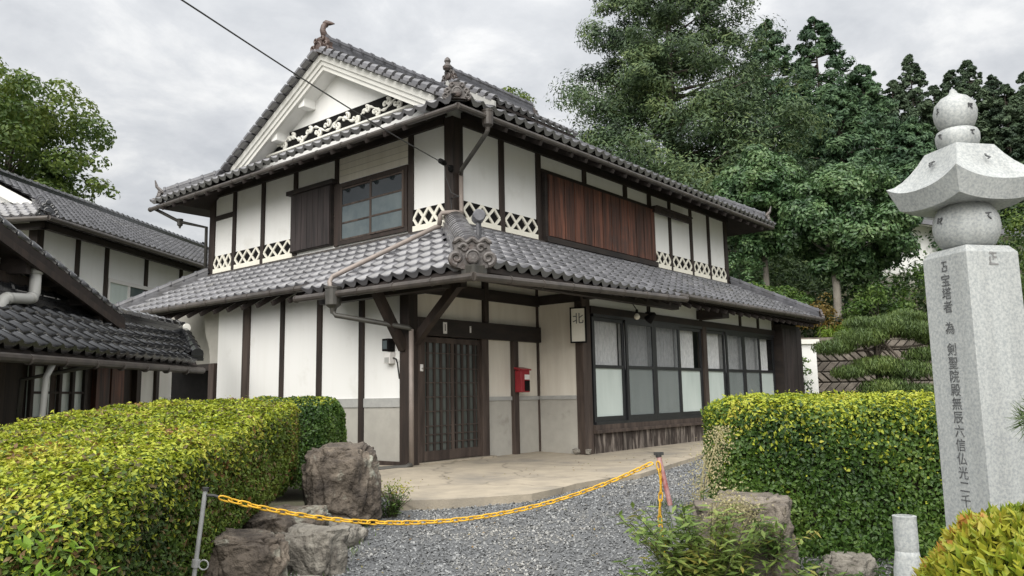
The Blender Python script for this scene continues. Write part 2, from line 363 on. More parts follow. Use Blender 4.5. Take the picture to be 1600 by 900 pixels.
def unit(a): return a / (np.linalg.norm(a, axis=-1, keepdims=True) + 1e-9)

# ---------------------------------------------------------------- ground
def sstep(a, b, x):
    t = min(1, max(0, (x - a) / (b - a))); return t * t * (3 - 2 * t)
def zg(r, f):
    if f < 2: z = -.66
    elif f < 8: z = -.66 + (f - 2) / 6 * .49
    elif f < 10: z = -.17 + (f - 8) / 2 * .02
    else: z = -.15
    hl = sstep(24.3, 25.2, f) * 2.35 + max(0, f - 25.2) * .33
    hl = min(hl, 24 + (f - 90) * .02 if f > 90 else 24)
    z += hl * sstep(1.0, 7.5, r - max(0, (f - 40)) * .02 + max(0, f - 30) * .10)
    if r < -4: z -= .25 * sstep(-4, -6, r) * (1 - sstep(14, 18, f))
    return z
def ground():
    rs = list(np.concatenate([np.linspace(-900, -60, 15), np.linspace(-56, -10, 24), np.linspace(-9, 18, 82), np.linspace(20, 80, 31), np.linspace(100, 900, 12)]))
    fs = list(np.concatenate([np.linspace(-200, -8, 10), np.linspace(-6, 14, 61), np.linspace(14.5, 24, 20), np.linspace(24.2, 26, 10), np.linspace(27, 100, 50), np.linspace(120, 1200, 14)]))
    V = []; 
    for f in fs:
        for r in rs:
            p = G(r, f, zg(r, f) + .02 * mnoise.noise(Vector((r * 1.3, f * 1.3, 0)))); V.append(tuple(p))
    n = len(rs); F = [(j * n + i, j * n + i + 1, (j + 1) * n + i + 1, (j + 1) * n + i) for j in range(len(fs) - 1) for i in range(n - 1)]
    o = mesh_np('ground', V, F, M['soil'], smooth=True, kind='structure')
    mb = MB(); q = [G(-40, -7), G(40, -7), G(40, 1.9), G(-40, 1.9)]; mb.add([(p.x, p.y, -.635) for p in q] + [(p.x, p.y, -.75) for p in q], [(0, 1, 2, 3), (0, 4, 5, 1), (1, 5, 6, 2), (2, 6, 7, 3), (3, 7, 4, 0)]); build('bounce_road', mb, M['bounce_road'], kind='structure')  # unseen pale road added behind the viewer to bounce light onto the walls
    # gravel drive: bed and loose stones
    rs = np.linspace(-1.75, 4.2, 40); fs = np.linspace(2.0, 17, 90)
    V = [tuple(G(r + .2 * math.sin(f), f, zg(r, f) + .034)) for f in fs for r in rs]; n = len(rs)
    F = [(j * n + i, j * n + i + 1, (j + 1) * n + i + 1, (j + 1) * n + i) for j in range(len(fs) - 1) for i in range(n - 1)]
    mesh_np('gravel_driveway', V, F, M['gravelbed'], smooth=True, kind='structure')
    n = 62000
    f = 4.2 + (13.5 - 4.2) * rng.random(n) ** 1.5; r = -1.7 + rng.random(n) * 5.0
    base = np.array([[1, 0, 0], [-1, 0, 0], [0, 1, 0], [0, -1, 0], [0, 0, 1], [0, 0, -1]], float)
    s = rng.uniform(.006, .0135, (n, 1, 1)) * rng.uniform(.65, 1.3, (n, 6, 1))
    ang = rng.uniform(0, 6.28, n); c, q = np.cos(ang), np.sin(ang); tl = rng.normal(0, .4, (n, 2))
    R = np.zeros((n, 3, 3)); R[:, 0, 0] = c; R[:, 0, 1] = -q; R[:, 1, 0] = q; R[:, 1, 1] = c; R[:, 2, 2] = .75; R[:, 2, 0] = tl[:, 0]; R[:, 2, 1] = tl[:, 1]
    V = np.einsum('nij,nkj->nki', R, base[None] * s)
    z = np.array([zg(a, b) for a, b in zip(r, f)]) + .040
    P = np.stack([r * RT[0] + f * FW[0], r * RT[1] + f * FW[1], z], 1)
    V = (V + P[:, None]).reshape(-1, 3)
    t8 = np.array([[0, 2, 4], [2, 1, 4], [1, 3, 4], [3, 0, 4]])
    F = (np.arange(n)[:, None, None] * 6 + t8[None]).reshape(-1, 3)
    mesh_np('gravel', V, F, M['stonegrain'], kind='stuff')
    # concrete apron before the entrance
    front = [(5.86, 6.75), (5.55, 6.15), (5.33, 5.84), (5.65, 5.50), (5.98, 5.28), (6.42, 5.06), (7.07, 5.12), (7.4, 5.2), (8.2, 5.2), (8.7, 5.13), (9.8, 5.37), (12, 5.85), (16, 6.4), (20.6, 6.75)]
    back = [(20.6, 8.3), (10.8, 8.3), (7.6, 8.3), (7.55, 9.0), (6.6, 8.2)]
    mb = MB(); pts = front + back
    top = [(x, y, -.055 if i < len(front) else (0.0 if i < len(front) + 3 else -.02)) for i, (x, y) in enumerate(pts)]
    k = len(pts); mb.add(top + [(x, y, z - .14) for x, y, z in top], [tuple(range(k))] + [(i, k + i, k + (i + 1) % k, (i + 1) % k) for i in range(k)])
    build('concrete_apron', mb, M['concrete'], kind='structure')
ground()

# ---------------------------------------------------------------- roof tiles
def tile_mb(w_=.25, l=.31, eave=False):
    prof = [(-.5, .044), (-.41, .052), (-.29, .036), (-.12, .008), (.12, .0), (.30, .008), (.43, .030), (.5, .042)]
    mb = MB(); k = len(prof)
    lo_ = [(x * w_, 0, z + .044) for x, z in prof]; hi_ = [(x * w_, l, z) for x, z in prof]; lip = [(x * w_, .004, z - .010) for x, z in prof]
    mb.add(lo_ + hi_ + lip, [(i, i + 1, k + i + 1, k + i) for i in range(k - 1)] + [(2 * k + i, 2 * k + i + 1, i + 1, i) for i in range(k - 1)])
    if eave:   # drooping pendant and round end disc of an eave tile
        a = [(x * w_, -.004, z + .042) for x, z in prof]; d = [(x * w_, -.004, z - .004 - .036 * (1 - (2 * x) ** 2)) for x, z in prof]
        mb.add(a + d, [(k + i, k + i + 1, i + 1, i) for i in range(k - 1)])
    return mb
TILE = raw_mesh('roof_tile', tile_mb(), M['tile'], True); EAVE = raw_mesh('eave_tile', tile_mb(eave=True), M['tile'], True)
TILE_D = raw_mesh('dark_roof_tile', tile_mb(.24, .30), M['tile_dark'], True); EAVE_D = raw_mesh('dark_eave_tile', tile_mb(.24, .30, True), M['tile_dark'], True)
for me in (TILE, EAVE, TILE_D, EAVE_D):
    pass

def field(O, u, v, ncol, nrow, w_, ex, mask, row0=0):
    """tile matrices: O lower corner, u along the eave, v up the slope"""
    u = Vector(u).normalized(); v = Vector(v).normalized(); n = u.cross(v).normalized(); O = Vector(O); res = []
    for j in range(nrow):
        for i in range(ncol):
            p = O + u * (w_ * (i + .5)) + v * (ex * j)
            if not mask(p, j): continue
            q = p + u * random.uniform(-.004, .004) + n * random.uniform(-.003, .003)
            Mx = Matrix((( u.x, v.x, n.x, q.x), (u.y, v.y, n.y, q.y), (u.z, v.z, n.z, q.z), (0, 0, 0, 1)))
            res.append((Mx @ Matrix.Rotation(random.uniform(-.012, .012), 4, 'Z'), j))
    return res
def join_tiles(name, me, mats, parent, m):
    k = len(me.vertices); V0 = np.empty(k * 3); me.vertices.foreach_get('co', V0); V0 = V0.reshape(-1, 3)
    A = np.array([np.array(x) for x in mats])
    V = np.einsum('nij,kj->nki', A[:, :3, :3], V0) + A[:, None, :3, 3]
    quads = [tuple(p.vertices) for p in me.polygons if len(p.vertices) == 4]; F0 = np.array(quads)
    F = (np.arange(len(mats))[:, None, None] * k + F0[None]).reshape(-1, 4)
    o = mesh_np(name, V.reshape(-1, 3), F, m, parent, smooth=True, kind='stuff')
    return o
def lay(tiles, me, part, cap, m, name='roof_tile', rest='distant_roof_tiles'):
    camp = Vector((0, 0, CAM_Z))
    tiles = sorted(tiles, key=lambda t: (t.translation - camp).length)
    for t in tiles[:cap]: inst(name, me, t, part)
    if len(tiles) > cap: join_tiles(rest, me, tiles[cap:], part, m)

def slab(mb, pts, th=.07):
    """a sheet with thickness th below the given top polygon"""
    k = len(pts); pts = [Vector(p) for p in pts]
    mb.add(pts + [p - Vector((0, 0, th)) for p in pts], [tuple(range(k)), tuple(reversed(range(k, 2 * k)))] + [(i, k + i, k + (i + 1) % k, (i + 1) % k) for i in range(k)])

def ridge_mb(a, b, wd=.26, courses=4, ch=.05, rad=.085):
    """stack of flat courses topped by collared round tiles"""
    a = Vector(a); b = Vector(b); mb = MB(); up = Vector((0, 0, 1)); d = (b - a)
    for c in range(courses):
        wc = wd - .022 * c - (.0 if c % 2 else .014)
        z = ch * (c + .5); mb.beam(a + up * z, b + up * z, wc, ch - .006)
    n = max(2, int(d.length / .27)); top = courses * ch + .012; dn = d.normalized()
    for i in range(n):
        p = a + d * (i / n) + up * top; q = a + d * ((i + 1) / n) + up * top
        mb.tube([p, p + dn * .045, p + dn * .05, q], [rad * 1.18, rad * 1.18, rad, rad], 10)
    return mb

def spiral(c, r0, r1, turns, t0, ax, ay, n=22, sgn=1):
    return [Vector(c) + Vector(ax) * ((r0 + (r1 - r0) * i / n) * math.cos(t0 + sgn * turns * 6.283 * i / n)) + Vector(ay) * ((r0 + (r1 - r0) * i / n) * math.sin(t0 + sgn * turns * 6.283 * i / n)) for i in range(n + 1)]
def oni_mb(P, face, s=1.0, crest=True):
    """ridge-end ornament: shouldered shield, scrolls each side, round boss, drum on top; face = horizontal outward direction"""
    f = Vector(face).normalized(); x = Vector((0, 0, 1)).cross(f).normalized(); up = Vector((0, 0, 1)); P = Vector(P); mb = MB()
    T = Matrix(((x.x, up.x, f.x, P.x), (x.y, up.y, f.y, P.y), (x.z, up.z, f.z, P.z), (0, 0, 0, 1)))
    out_ = [(-.30, .0), (-.33, .08), (-.27, .14), (-.29, .22), (-.20, .27), (-.17, .36), (-.08, .40), (.08, .40), (.17, .36), (.20, .27), (.29, .22), (.27, .14), (.33, .08), (.30, .0), (.12, .03), (-.12, .03)]
    mb.prism([(a * s, b * s) for a, b in out_], -.10 * s, 0, T)
    mb.lathe([(.115 * s, 0), (.115 * s, .05 * s), (.09 * s, .065 * s), (.085 * s, .05 * s), (.03 * s, .055 * s)], 18, T @ Matrix.Translation((0, .17 * s, 0)))
    for sg in (-1, 1):
        for cx, cy, r in ((.235, .075, .075), (.20, .20, .06), (.10, .335, .05)):
            c = P + x * (sg * cx * s) + up * (cy * s) + f * .02 * s
            mb.tube(spiral(c, r * s, r * .25 * s, 1.3, -math.pi / 2, x * sg, up), [.028 * s * (1 - .5 * i / 22) for i in range(23)], 6)
    if crest:
        c = P + up * .44 * s - f * .08 * s
        mb.tube([c - f * .12 * s, c + f * .12 * s, c + f * .13 * s], [.075 * s, .075 * s, .06 * s], 12)
    return mb

# ================================================================= MAIN HOUSE
house = thing('house', 'large white plastered two storey house with dark timber posts and grey tiled roofs', 'house', (13.0, 12.0, 0))
XL, XU, YU, YB, XI = 7.70, 8.62, 8.23, 7.30, 10.69
YE, XE = 15.3, 18.6
def hb(name, m, *b, bevel=0, parent=house): return build(name, MB().box(*b), m, parent, bevel=bevel)

def house_walls():
    # lower storey: left front
    mb = MB(); mb.box(XL, XL + .15, 8.3, 13.33, .93, 2.75); build('lower_left_wall', mb, M['plaster'], house)
    hb('dado', M['cement'], XL - .006, XL + .15, 8.3, 13.33, -.3, .80)
    hb('dado_band', M['dadoband'], XL - .022, XL + .15, 8.3, 13.33, .80, .93)
    # recess at the left end: hanging wall over a dark opening
    hb('recess_wall', M['cement'], 8.62, 8.74, 13.45, 17.4, 1.62, 3.0)
    hb('recess_return_wall', M['plaster'], 7.86, 8.74, 13.33, 13.45, -.2, 2.75)
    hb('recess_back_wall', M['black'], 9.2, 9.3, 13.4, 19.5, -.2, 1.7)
    hb('side_boards', M['skirtboard'], 7.42, 7.48, 15.75, 16.5, 2.02, 2.62)
    build('wall_bracket', MB().prism([(13.34, 1.62), (13.34, 2.72), (13.95, 2.72), (13.86, 2.2), (13.70, 1.9), (13.66, 1.62)], 7.74, 7.86, Matrix(((0, 0, 1, 0), (1, 0, 0, 0), (0, 1, 0, 0), (0, 0, 0, 1)))), M['cement'], house)
    hb('post', M['timber_w'], 7.68, 7.84, 13.42, 13.60, -.2, 1.62)
    hb('lintel', M['timber_h'], 7.70, 7.82, 13.60, 16.3, 1.50, 1.62)
    # entrance wall and return
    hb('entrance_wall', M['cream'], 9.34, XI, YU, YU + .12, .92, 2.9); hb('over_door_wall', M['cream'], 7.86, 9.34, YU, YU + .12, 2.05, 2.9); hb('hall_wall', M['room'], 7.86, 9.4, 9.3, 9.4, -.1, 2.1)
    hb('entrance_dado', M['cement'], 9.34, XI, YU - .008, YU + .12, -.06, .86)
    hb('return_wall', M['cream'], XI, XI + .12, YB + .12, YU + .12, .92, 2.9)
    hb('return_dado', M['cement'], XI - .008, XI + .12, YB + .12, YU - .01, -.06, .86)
    hb('dado_rail', M['dadoband'], 9.34, XI - .02, YU - .03, YU + .1, .86, .92)
    hb('dado_rail', M['dadoband'], XI - .03, XI + .1, YB + .14, YU - .03, .86, .92)
    # upper storey
    hb('upper_left_wall', M['plaster'], XU, XU + .14, YU + .02, YE, 3.45, 5.5)
    hb('upper_right_wall', M['plaster'], XU + .02, XE, YU, YU + .14, 3.5, 5.5)
    hb('upper_end_wall', M['plaster'], XE - .14, XE - .01, YU + .15, YE, 2.6, 5.5)
    hb('rear_wall', M['plaster'], XU + .2, XE - .2, YE - .14, YE - .02, -.1, 5.5)
    hb('lower_end_wall', M['plaster'], 20.2, 20.32, YB + .2, 15.2, -.1, 2.75)
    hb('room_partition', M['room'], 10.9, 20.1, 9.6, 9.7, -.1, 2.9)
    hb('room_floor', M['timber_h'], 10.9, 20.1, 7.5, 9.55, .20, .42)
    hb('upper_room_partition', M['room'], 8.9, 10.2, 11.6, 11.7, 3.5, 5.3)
house_walls()

def house_timber():
    # posts of the lower left front
    for y0, y1 in ((9.20, 9.31), (10.23, 10.345), (11.25, 11.35), (12.27, 12.48)):
        build('post', MB().box(XL - .035, XL + .10, y0, y1, -.1, 2.72), M['timber'] if y1 < 12.4 else M['timber_w'], house, bevel=.006)
    build('corner_post', MB().box(7.62, 7.80, 8.16, 8.35, -.1, 2.75), M['timber'], house, bevel=.008)
    hb('ground_board', M['timber_w'], XL - .05, XL - .01, 8.36, 13.3, -.08, .04)
    # entrance
    for x0, x1, z0, z1, mm in ((7.80, 7.90, -.02, 1.82, 'timber_w'), (9.18, 9.335, -.02, 1.82, 'timber_w'), (9.255, 9.355, 2.085, 2.9, 'timber'), (9.945, 10.08, -.05, 1.82, 'timber_w')):
        build('post', MB().box(x0, x1, YU - .07, YU + .05, z0, z1), M[mm], house, bevel=.006)
    build('entrance_lintel', MB().box(7.79, XI - .01, YU - .09, YU + .05, 1.82, 2.08), M['timber_h'], house, bevel=.008)
    build('post', MB().box(XI - .035, XI + .03, YU - .035, YU + .03, -.05, 2.9), M['timber_w'], house)
    build('corner_post', MB().box(XI - .02, XI + .22, YB - .02, YB + .135, -.06, 2.75), M['timber_w'], house, bevel=.008)
    build('door_sill', MB().box(7.82, 9.4, YU - .16, YU + .1, -.05, .02), M['concrete'], house, bevel=.006)
    # eave beams and braces of the porch
    build('eave_beam', MB().box(7.45, 13.0, 6.72, 6.86, 2.44, 2.58), M['timber_h'], house)
    build('eave_beam', MB().box(7.22, 7.36, 7.1, 9.7, 2.34, 2.50), M['timber_h'], house)
    build('tie_beam', MB().box(7.68, 7.80, 7.2, 8.2, 2.40, 2.56), M['timber_h'], house)
    build('tie_beam', MB().box(XI + .02, XI + .2, 6.66, 7.4, 2.50, 2.66), M['timber_h'], house)
    build('wall_plate', MB().box(7.66, XI, YU - .06, YU + .1, 2.44, 2.62), M['timber_h'], house)
    build('wall_plate', MB().box(XI - .03, XI + .1, YB, YU - .06, 2.46, 2.62), M['timber_h'], house)
    build('brace', MB().beam((7.63, 8.27, 1.62), (7.10, 8.27, 2.42), .11, .12), M['timber'], house)
    build('brace', MB().beam((7.73, 8.14, 1.72), (7.73, 7.22, 2.52), .11, .12), M['timber'], house)
    # upper storey posts, left front
    for y0, y1 in ((15.16, 15.36), (14.36, 14.47), (13.33, 13.44), (12.26, 12.37), (11.02, 11.13), (9.10, 9.21)):
        build('post', MB().box(XU - .035, XU + .06, y0, y1, 3.45 if y0 not in (11.02, 12.26) else 3.6, 5.25), M['timber'], house, bevel=.005)
    build('corner_post', MB().box(XU - .05, XU + .19, YU - .05, YU + .14, 3.5, 5.3), M['timber'], house, bevel=.008)
    hb('rail', M['timber_h'], XU - .03, XU + .05, 14.47, 15.16, 4.70, 4.80)
    hb('head_beam', M['timber_h'], XU - .06, XU + .08, YU + .15, 15.42, 5.20, 5.42)
    # right front
    for x0, x1, z0 in ((9.72, 9.84, 3.55), (10.73, 10.86, 3.6), (15.58, 15.68, 3.6), (16.60, 16.71, 3.6), (17.53, 17.64, 3.6), (18.47, 18.64, 3.6)):
        build('post', MB().box(x0, x1, YU - .035, YU + .06, z0, 5.25), M['timber'], house, bevel=.005)
    for x0, x1 in ((12.19, 12.31), (13.68, 13.81), (14.66, 14.80)):
        build('post', MB().box(x0, x1, YU - .035, YU + .06, 4.90, 5.25), M['timber'], house, bevel=.005)
    hb('head_beam', M['timber_h'], XU + .19, 18.7, YU - .06, YU + .08, 5.20, 5.42)
    hb('rail', M['timber_h'], 10.86, 14.80, YU - .05, YU + .06, 4.86, 4.94)
    # eave soffit rafters
    ra = MB().box(-.03, .03, -.5, .5, -.035, .035); me = raw_mesh('rafter', ra, M['soffit'])
    sl_ = math.atan(.525)
    for i in range(18):
        y = 8.35 + i * .43
        inst('rafter', me, Matrix.Translation((8.14, y, 5.14)) @ Matrix.Rotation(-sl_, 4, 'Y') @ Matrix.Rotation(math.pi / 2, 4, 'Z'), house)
    for i in range(24):
        x = 8.8 + i * .43
        inst('rafter', me, Matrix.Translation((x, 7.72, 5.14)) @ Matrix.Rotation(sl_, 4, 'X'), house)
    for i in range(31):
        x = 8.1 + i * .385
        inst('rafter', me, Matrix.Translation((x, 6.98, 2.72)) @ Matrix.Rotation(math.atan(.53), 4, 'X'), house)
    for i in range(19):
        y = 7.75 + i * .44
        inst('rafter', me, Matrix.Translation((7.6, y, 2.71)) @ Matrix.Rotation(-math.atan(.6), 4, 'Y') @ Matrix.Rotation(math.pi / 2, 4, 'Z'), house)
house_timber()

# --- lattice dado panels of the upper storey
def lattice(frame, wdt, hgt, n):
    """frame(s, z, d): point s along the panel, z up, d proud of the wall"""
    bd = MB(); p = [frame(0, 0, .012), frame(wdt, 0, .012), frame(wdt, hgt, .012), frame(0, hgt, .012)]; q = [frame(0, 0, -.02), frame(wdt, 0, -.02), frame(wdt, hgt, -.02), frame(0, hgt, -.02)]
    bd.hexa(q + p); b = build('lattice_panel', bd, M['black'], house)
    mb = MB(); wb = .058; lift = .028
    def strip(pts):
        nonlocal lift
        for (s0, z0), (s1, z1) in zip(pts, pts[1:]):
            lift += .0013
            L = math.hypot(s1 - s0, z1 - z0); nx, nz = -(z1 - z0) / L * wb / 2, (s1 - s0) / L * wb / 2
            c = [(s0 + nx, z0 + nz), (s0 - nx, z0 - nz), (s1 - nx, z1 - nz), (s1 + nx, z1 + nz)]
            c = [(min(wdt, max(0, a)), min(hgt, max(0, d))) for a, d in c]
            mb.hexa([frame(a, d, .012) for a, d in c] + [frame(a, d, lift) for a, d in c])
    step = wdt / n
    for ph in (0, 1):       # both zigzags start and end at mid height against the posts
        pts = [(0, hgt / 2)] + [((i + .5) * step, hgt if (i + ph) % 2 == 0 else 0) for i in range(n)] + [(wdt, hgt / 2)]
        strip(pts)
    base = [(0, -.085), (wdt, -.085), (wdt, .035), (0, .035)]
    mb.hexa([frame(a, d, -.01) for a, d in base] + [frame(a, d, .040) for a, d in base])
    build('lattice', mb, M['lattice'], b)
for y0, y1 in ((14.47, 15.16), (13.44, 14.36), (12.37, 13.33), (8.38, 9.10)):
    lattice(lambda s, z, d, y1=y1: (XU - d, y1 - s, 3.63 + z), y1 - y0, .31, 3 if y1 - y0 > .75 else 3)
for x0, x1 in ((8.82, 9.72), (9.84, 10.73), (14.82, 15.58), (15.68, 16.60), (16.71, 17.53), (17.64, 18.47)):
    lattice(lambda s, z, d, x0=x0: (x0 + s, YU - d, 3.68 + z), x1 - x0, .31, 3)

def upper_openings():
    # boarded shutter box and window of the left front
    sb = hb('shutter_box', M['timber_h'], XU - .085, XU - .01, 11.16, 12.36, 3.64, 4.74)
    n = 7
    for i in range(n):
        a = 11.17 + i * 1.17 / n
        build('board', MB().box(XU - .105, XU - .083, a + .004, a + 1.17 / n - .004, 3.66, 4.73), M['darkboard'], sb)
    build('shutter_cap', MB().box(XU - .15, XU - .01, 11.05, 12.44, 4.74, 4.82), M['timber_h'], house, bevel=.005)
    mb = MB(); mb.box(XU - .05, XU - .01, 9.21, 11.02, 3.61, 3.68).box(XU - .05, XU - .01, 9.21, 11.02, 4.64, 4.72).box(XU - .05, XU - .01, 10.93, 11.015, 3.68, 4.64).box(XU - .05, XU - .01, 9.22, 9.28, 3.68, 4.64)
    wn = build('window_frame', mb, M['timber'], house)
    for k, (a, b, dx_) in enumerate(((9.28, 10.13, .0), (10.09, 10.93, .012))):
        sx = XU - .055 + dx_; mb = MB()
        mb.box(sx - .012, sx + .012, a, a + .045, 3.68, 4.64).box(sx - .012, sx + .012, b - .045, b, 3.68, 4.64)
        for z in (3.68, 3.975, 4.29, 4.595): mb.box(sx - .011, sx + .011, a + .045, b - .045, z, z + .03)
        s_ = build('sash', mb, M['timber_w'], house)
        for z0, z1, mm in ((3.71, 3.975, 'frost_blue'), (4.005, 4.29, 'frost_blue'), (4.32, 4.595, 'glass_dark')):
            build('pane', MB().box(sx - .003, sx + .003, a + .045, b - .045, z0, z1), M[mm], s_)
    hb('window_back', M['black'], XU - .006, XU + .0, 9.21, 11.02, 3.66, 4.7)
    build('strip_panel', MB().box(XU - .012, XU, 9.21, 11.02, 4.75, 5.19), M['cream'], house)
    for z in (4.86, 4.97, 5.08): hb('strip_groove', M['cement'], XU - .016, XU - .012, 9.21, 11.02, z, z + .006)
    # long red-brown boarded screen on the right front
    sc_b = hb('board_screen', M['timber_h'], 10.87, 14.78, YU - .10, YU - .02, 3.62, 4.86)
    n = 24; x0, x1 = 10.95, 14.74
    for i in range(n):
        a = x0 + (x1 - x0) * i / n; b = x0 + (x1 - x0) * (i + 1) / n
        build('board', MB().box(a + .005, b - .005, YU - .128 - .006 * (i % 2), YU - .1, 3.72, 4.84), M['redboard'], sc_b)
    build('screen_sill', MB().box(10.86, 14.80, YU - .15, YU - .02, 3.60, 3.70), M['timber_h'], house)
    aw = MB(); aw.beam((14.66, YU - .12, 4.90), (16.32, YU - .12, 4.90), .26, .03); aw.beam((14.66, YU - .16, 4.83), (16.30, YU - .16, 4.83), .06, .10)
    build('shutter_ledge', aw, M['timber'], house)
upper_openings()

def entrance_door():
    for k, (a, b, dy_) in enumerate(((7.90, 8.56, -.015), (8.53, 9.18, .018))):
        y = YU - .02 + dy_; mb = MB()
        mb.box(a, a + .055, y - .016, y + .016, .03, 1.80).box(b - .055, b, y - .016, y + .016, .03, 1.80)
        mb.box(a + .055, b - .055, y - .016, y + .016, .03, .17).box(a + .055, b - .055, y - .016, y + .016, 1.72, 1.80)
        d = build('door', mb, M['timber_w'], house)
        for i in range(4):
            x = a + .055 + (b - a - .11) * (i + .5) / 4
            build('slat', MB().box(x - .022, x + .022, y - .010, y + .010, .17, 1.72), M['timber'], d)
        for i, z in enumerate((.28, .40, .52, .73, .935, 1.14, 1.35, 1.57)):
            build('muntin', MB().box(a + .055, b - .055, y - .014, y - .002, z - .008, z + .008), M['timber_w'], d)
        build('pane', MB().box(a + .055, b - .055, y + .011, y + .015, .17, 1.72), M['doorglass'], d)
entrance_door()

def bay_window():
    # skirting boards under the bay
    sk = hb('skirting', M['timber'], 10.92, 19.05, YB + .0, YB + .05, -.05, .30)
    x = 10.93; i = 0
    while x < 19.0:
        wdt = random.uniform(.15, .21)
        build('board', MB().box(x + .004, min(x + wdt, 19.02) - .004, YB - .022 - .006 * (i % 2), YB, -.05, .285), M['skirtboard'], sk); x += wdt; i += 1
    build('bay_sill', MB().box(10.92, 18.98, YB - .09, YB + .06, .29, .345), M['timber_w'], house, bevel=.005)
    build('bay_rail', MB().box(10.92, 18.98, YB - .05, YB + .06, .345, .43), M['timber_w'], house)
    build('bay_plate', MB().box(10.9, 19.0, YB - .05, YB + .08, 2.275, 2.40), M['timber_h'], house)
    build('bay_transom', MB().box(10.92, 19.0, YB, YB + .08, 2.40, 2.85), M['plaster'], house)
    for x in (12.83, 14.98, 16.96, 17.98, 18.9):
        build('post', MB().box(x, x + .09, YB - .03, YB + .05, 2.40, 2.82), M['timber'], house)
    build('bracket_beam', MB().box(14.86, 15.16, 6.72, YB + .05, 2.42, 2.60), M['timber_h'], house)
    build('bay_post', MB().box(15.02, 15.19, YB - .05, YB + .09, .43, 2.275), M['timber_w'], house)
    for g0, n_, w_ in ((10.97, 4, 1.0125), (15.20, 4, .935)):
        fr = MB(); g1 = g0 + n_ * w_
        fr.box(g0, g1, YB - .045, YB + .04, .43, .475).box(g0, g1, YB - .045, YB + .04, 2.225, 2.275)
        wnd = build('bay_window', fr, M['frame'], house)
        for k in range(n_):
            a = g0 + k * w_; b = a + w_; out_row = k in (1, 2); y = YB - .028 if out_row else YB + .006
            mb = MB(); t = .075
            mb.box(a + .002, a + t, y - .014, y + .014, .475, 2.225).box(b - t, b - .002, y - .014, y + .014, .475, 2.225)
            mb.box(a + t, b - t, y - .014, y + .014, .475, .56).box(a + t, b - t, y - .014, y + .014, 2.16, 2.225).box(a + t, b - t, y - .014, y + .014, 1.365, 1.42)
            s_ = build('sash', mb, M['frame'], house)
            build('upper_pane', MB().box(a + t, b - t, y - .002, y + .002, 1.42, 2.16), M['screen' if out_row else 'glass'], s_)
            if out_row: build('lower_pane', MB().box(a + t, b - t, y - .002, y + .002, .56, 1.365), M['screen'], s_)
            build('frosted_pane', MB().box(a + t, b - t, y + .016, y + .02, .56, 1.365), M['frost'], s_)
            # gathered lace curtain behind the upper pane
            yc = YB + .11; seg = 44; V = []
            a2 = a + (.20 if k == 0 else .03); b2 = b - (.16 if k == n_ - 1 else .03)
            for z in (1.36, 2.2):
                for i in range(seg + 1):
                    V.append((a2 + (b2 - a2) * i / seg, yc + .018 * math.sin(i * 1.35 + k) + .008 * math.sin(i * .47 + k * 2), z))
            build('curtain', MB().add(V, [(i, i + 1, seg + 2 + i, seg + 1 + i) for i in range(seg)]), M['curtain'], house)
    # boarded shutter box at the right end
    tb = hb('shutter_box', M['timber_h'], 19.0, 20.28, 7.10, YB + .2, -.05, 2.55)
    for i in range(7):
        a = 19.0 + i * 1.28 / 7
        build('board', MB().box(a + .004, a + 1.28 / 7 - .004, 7.075 - .005 * (i % 2), 7.1, .0, 2.45), M['darkboard'], tb)
    build('board', MB().box(20.28, 20.3, 7.09, YB + .2, .0, 2.45), M['darkboard'], tb)
bay_window()

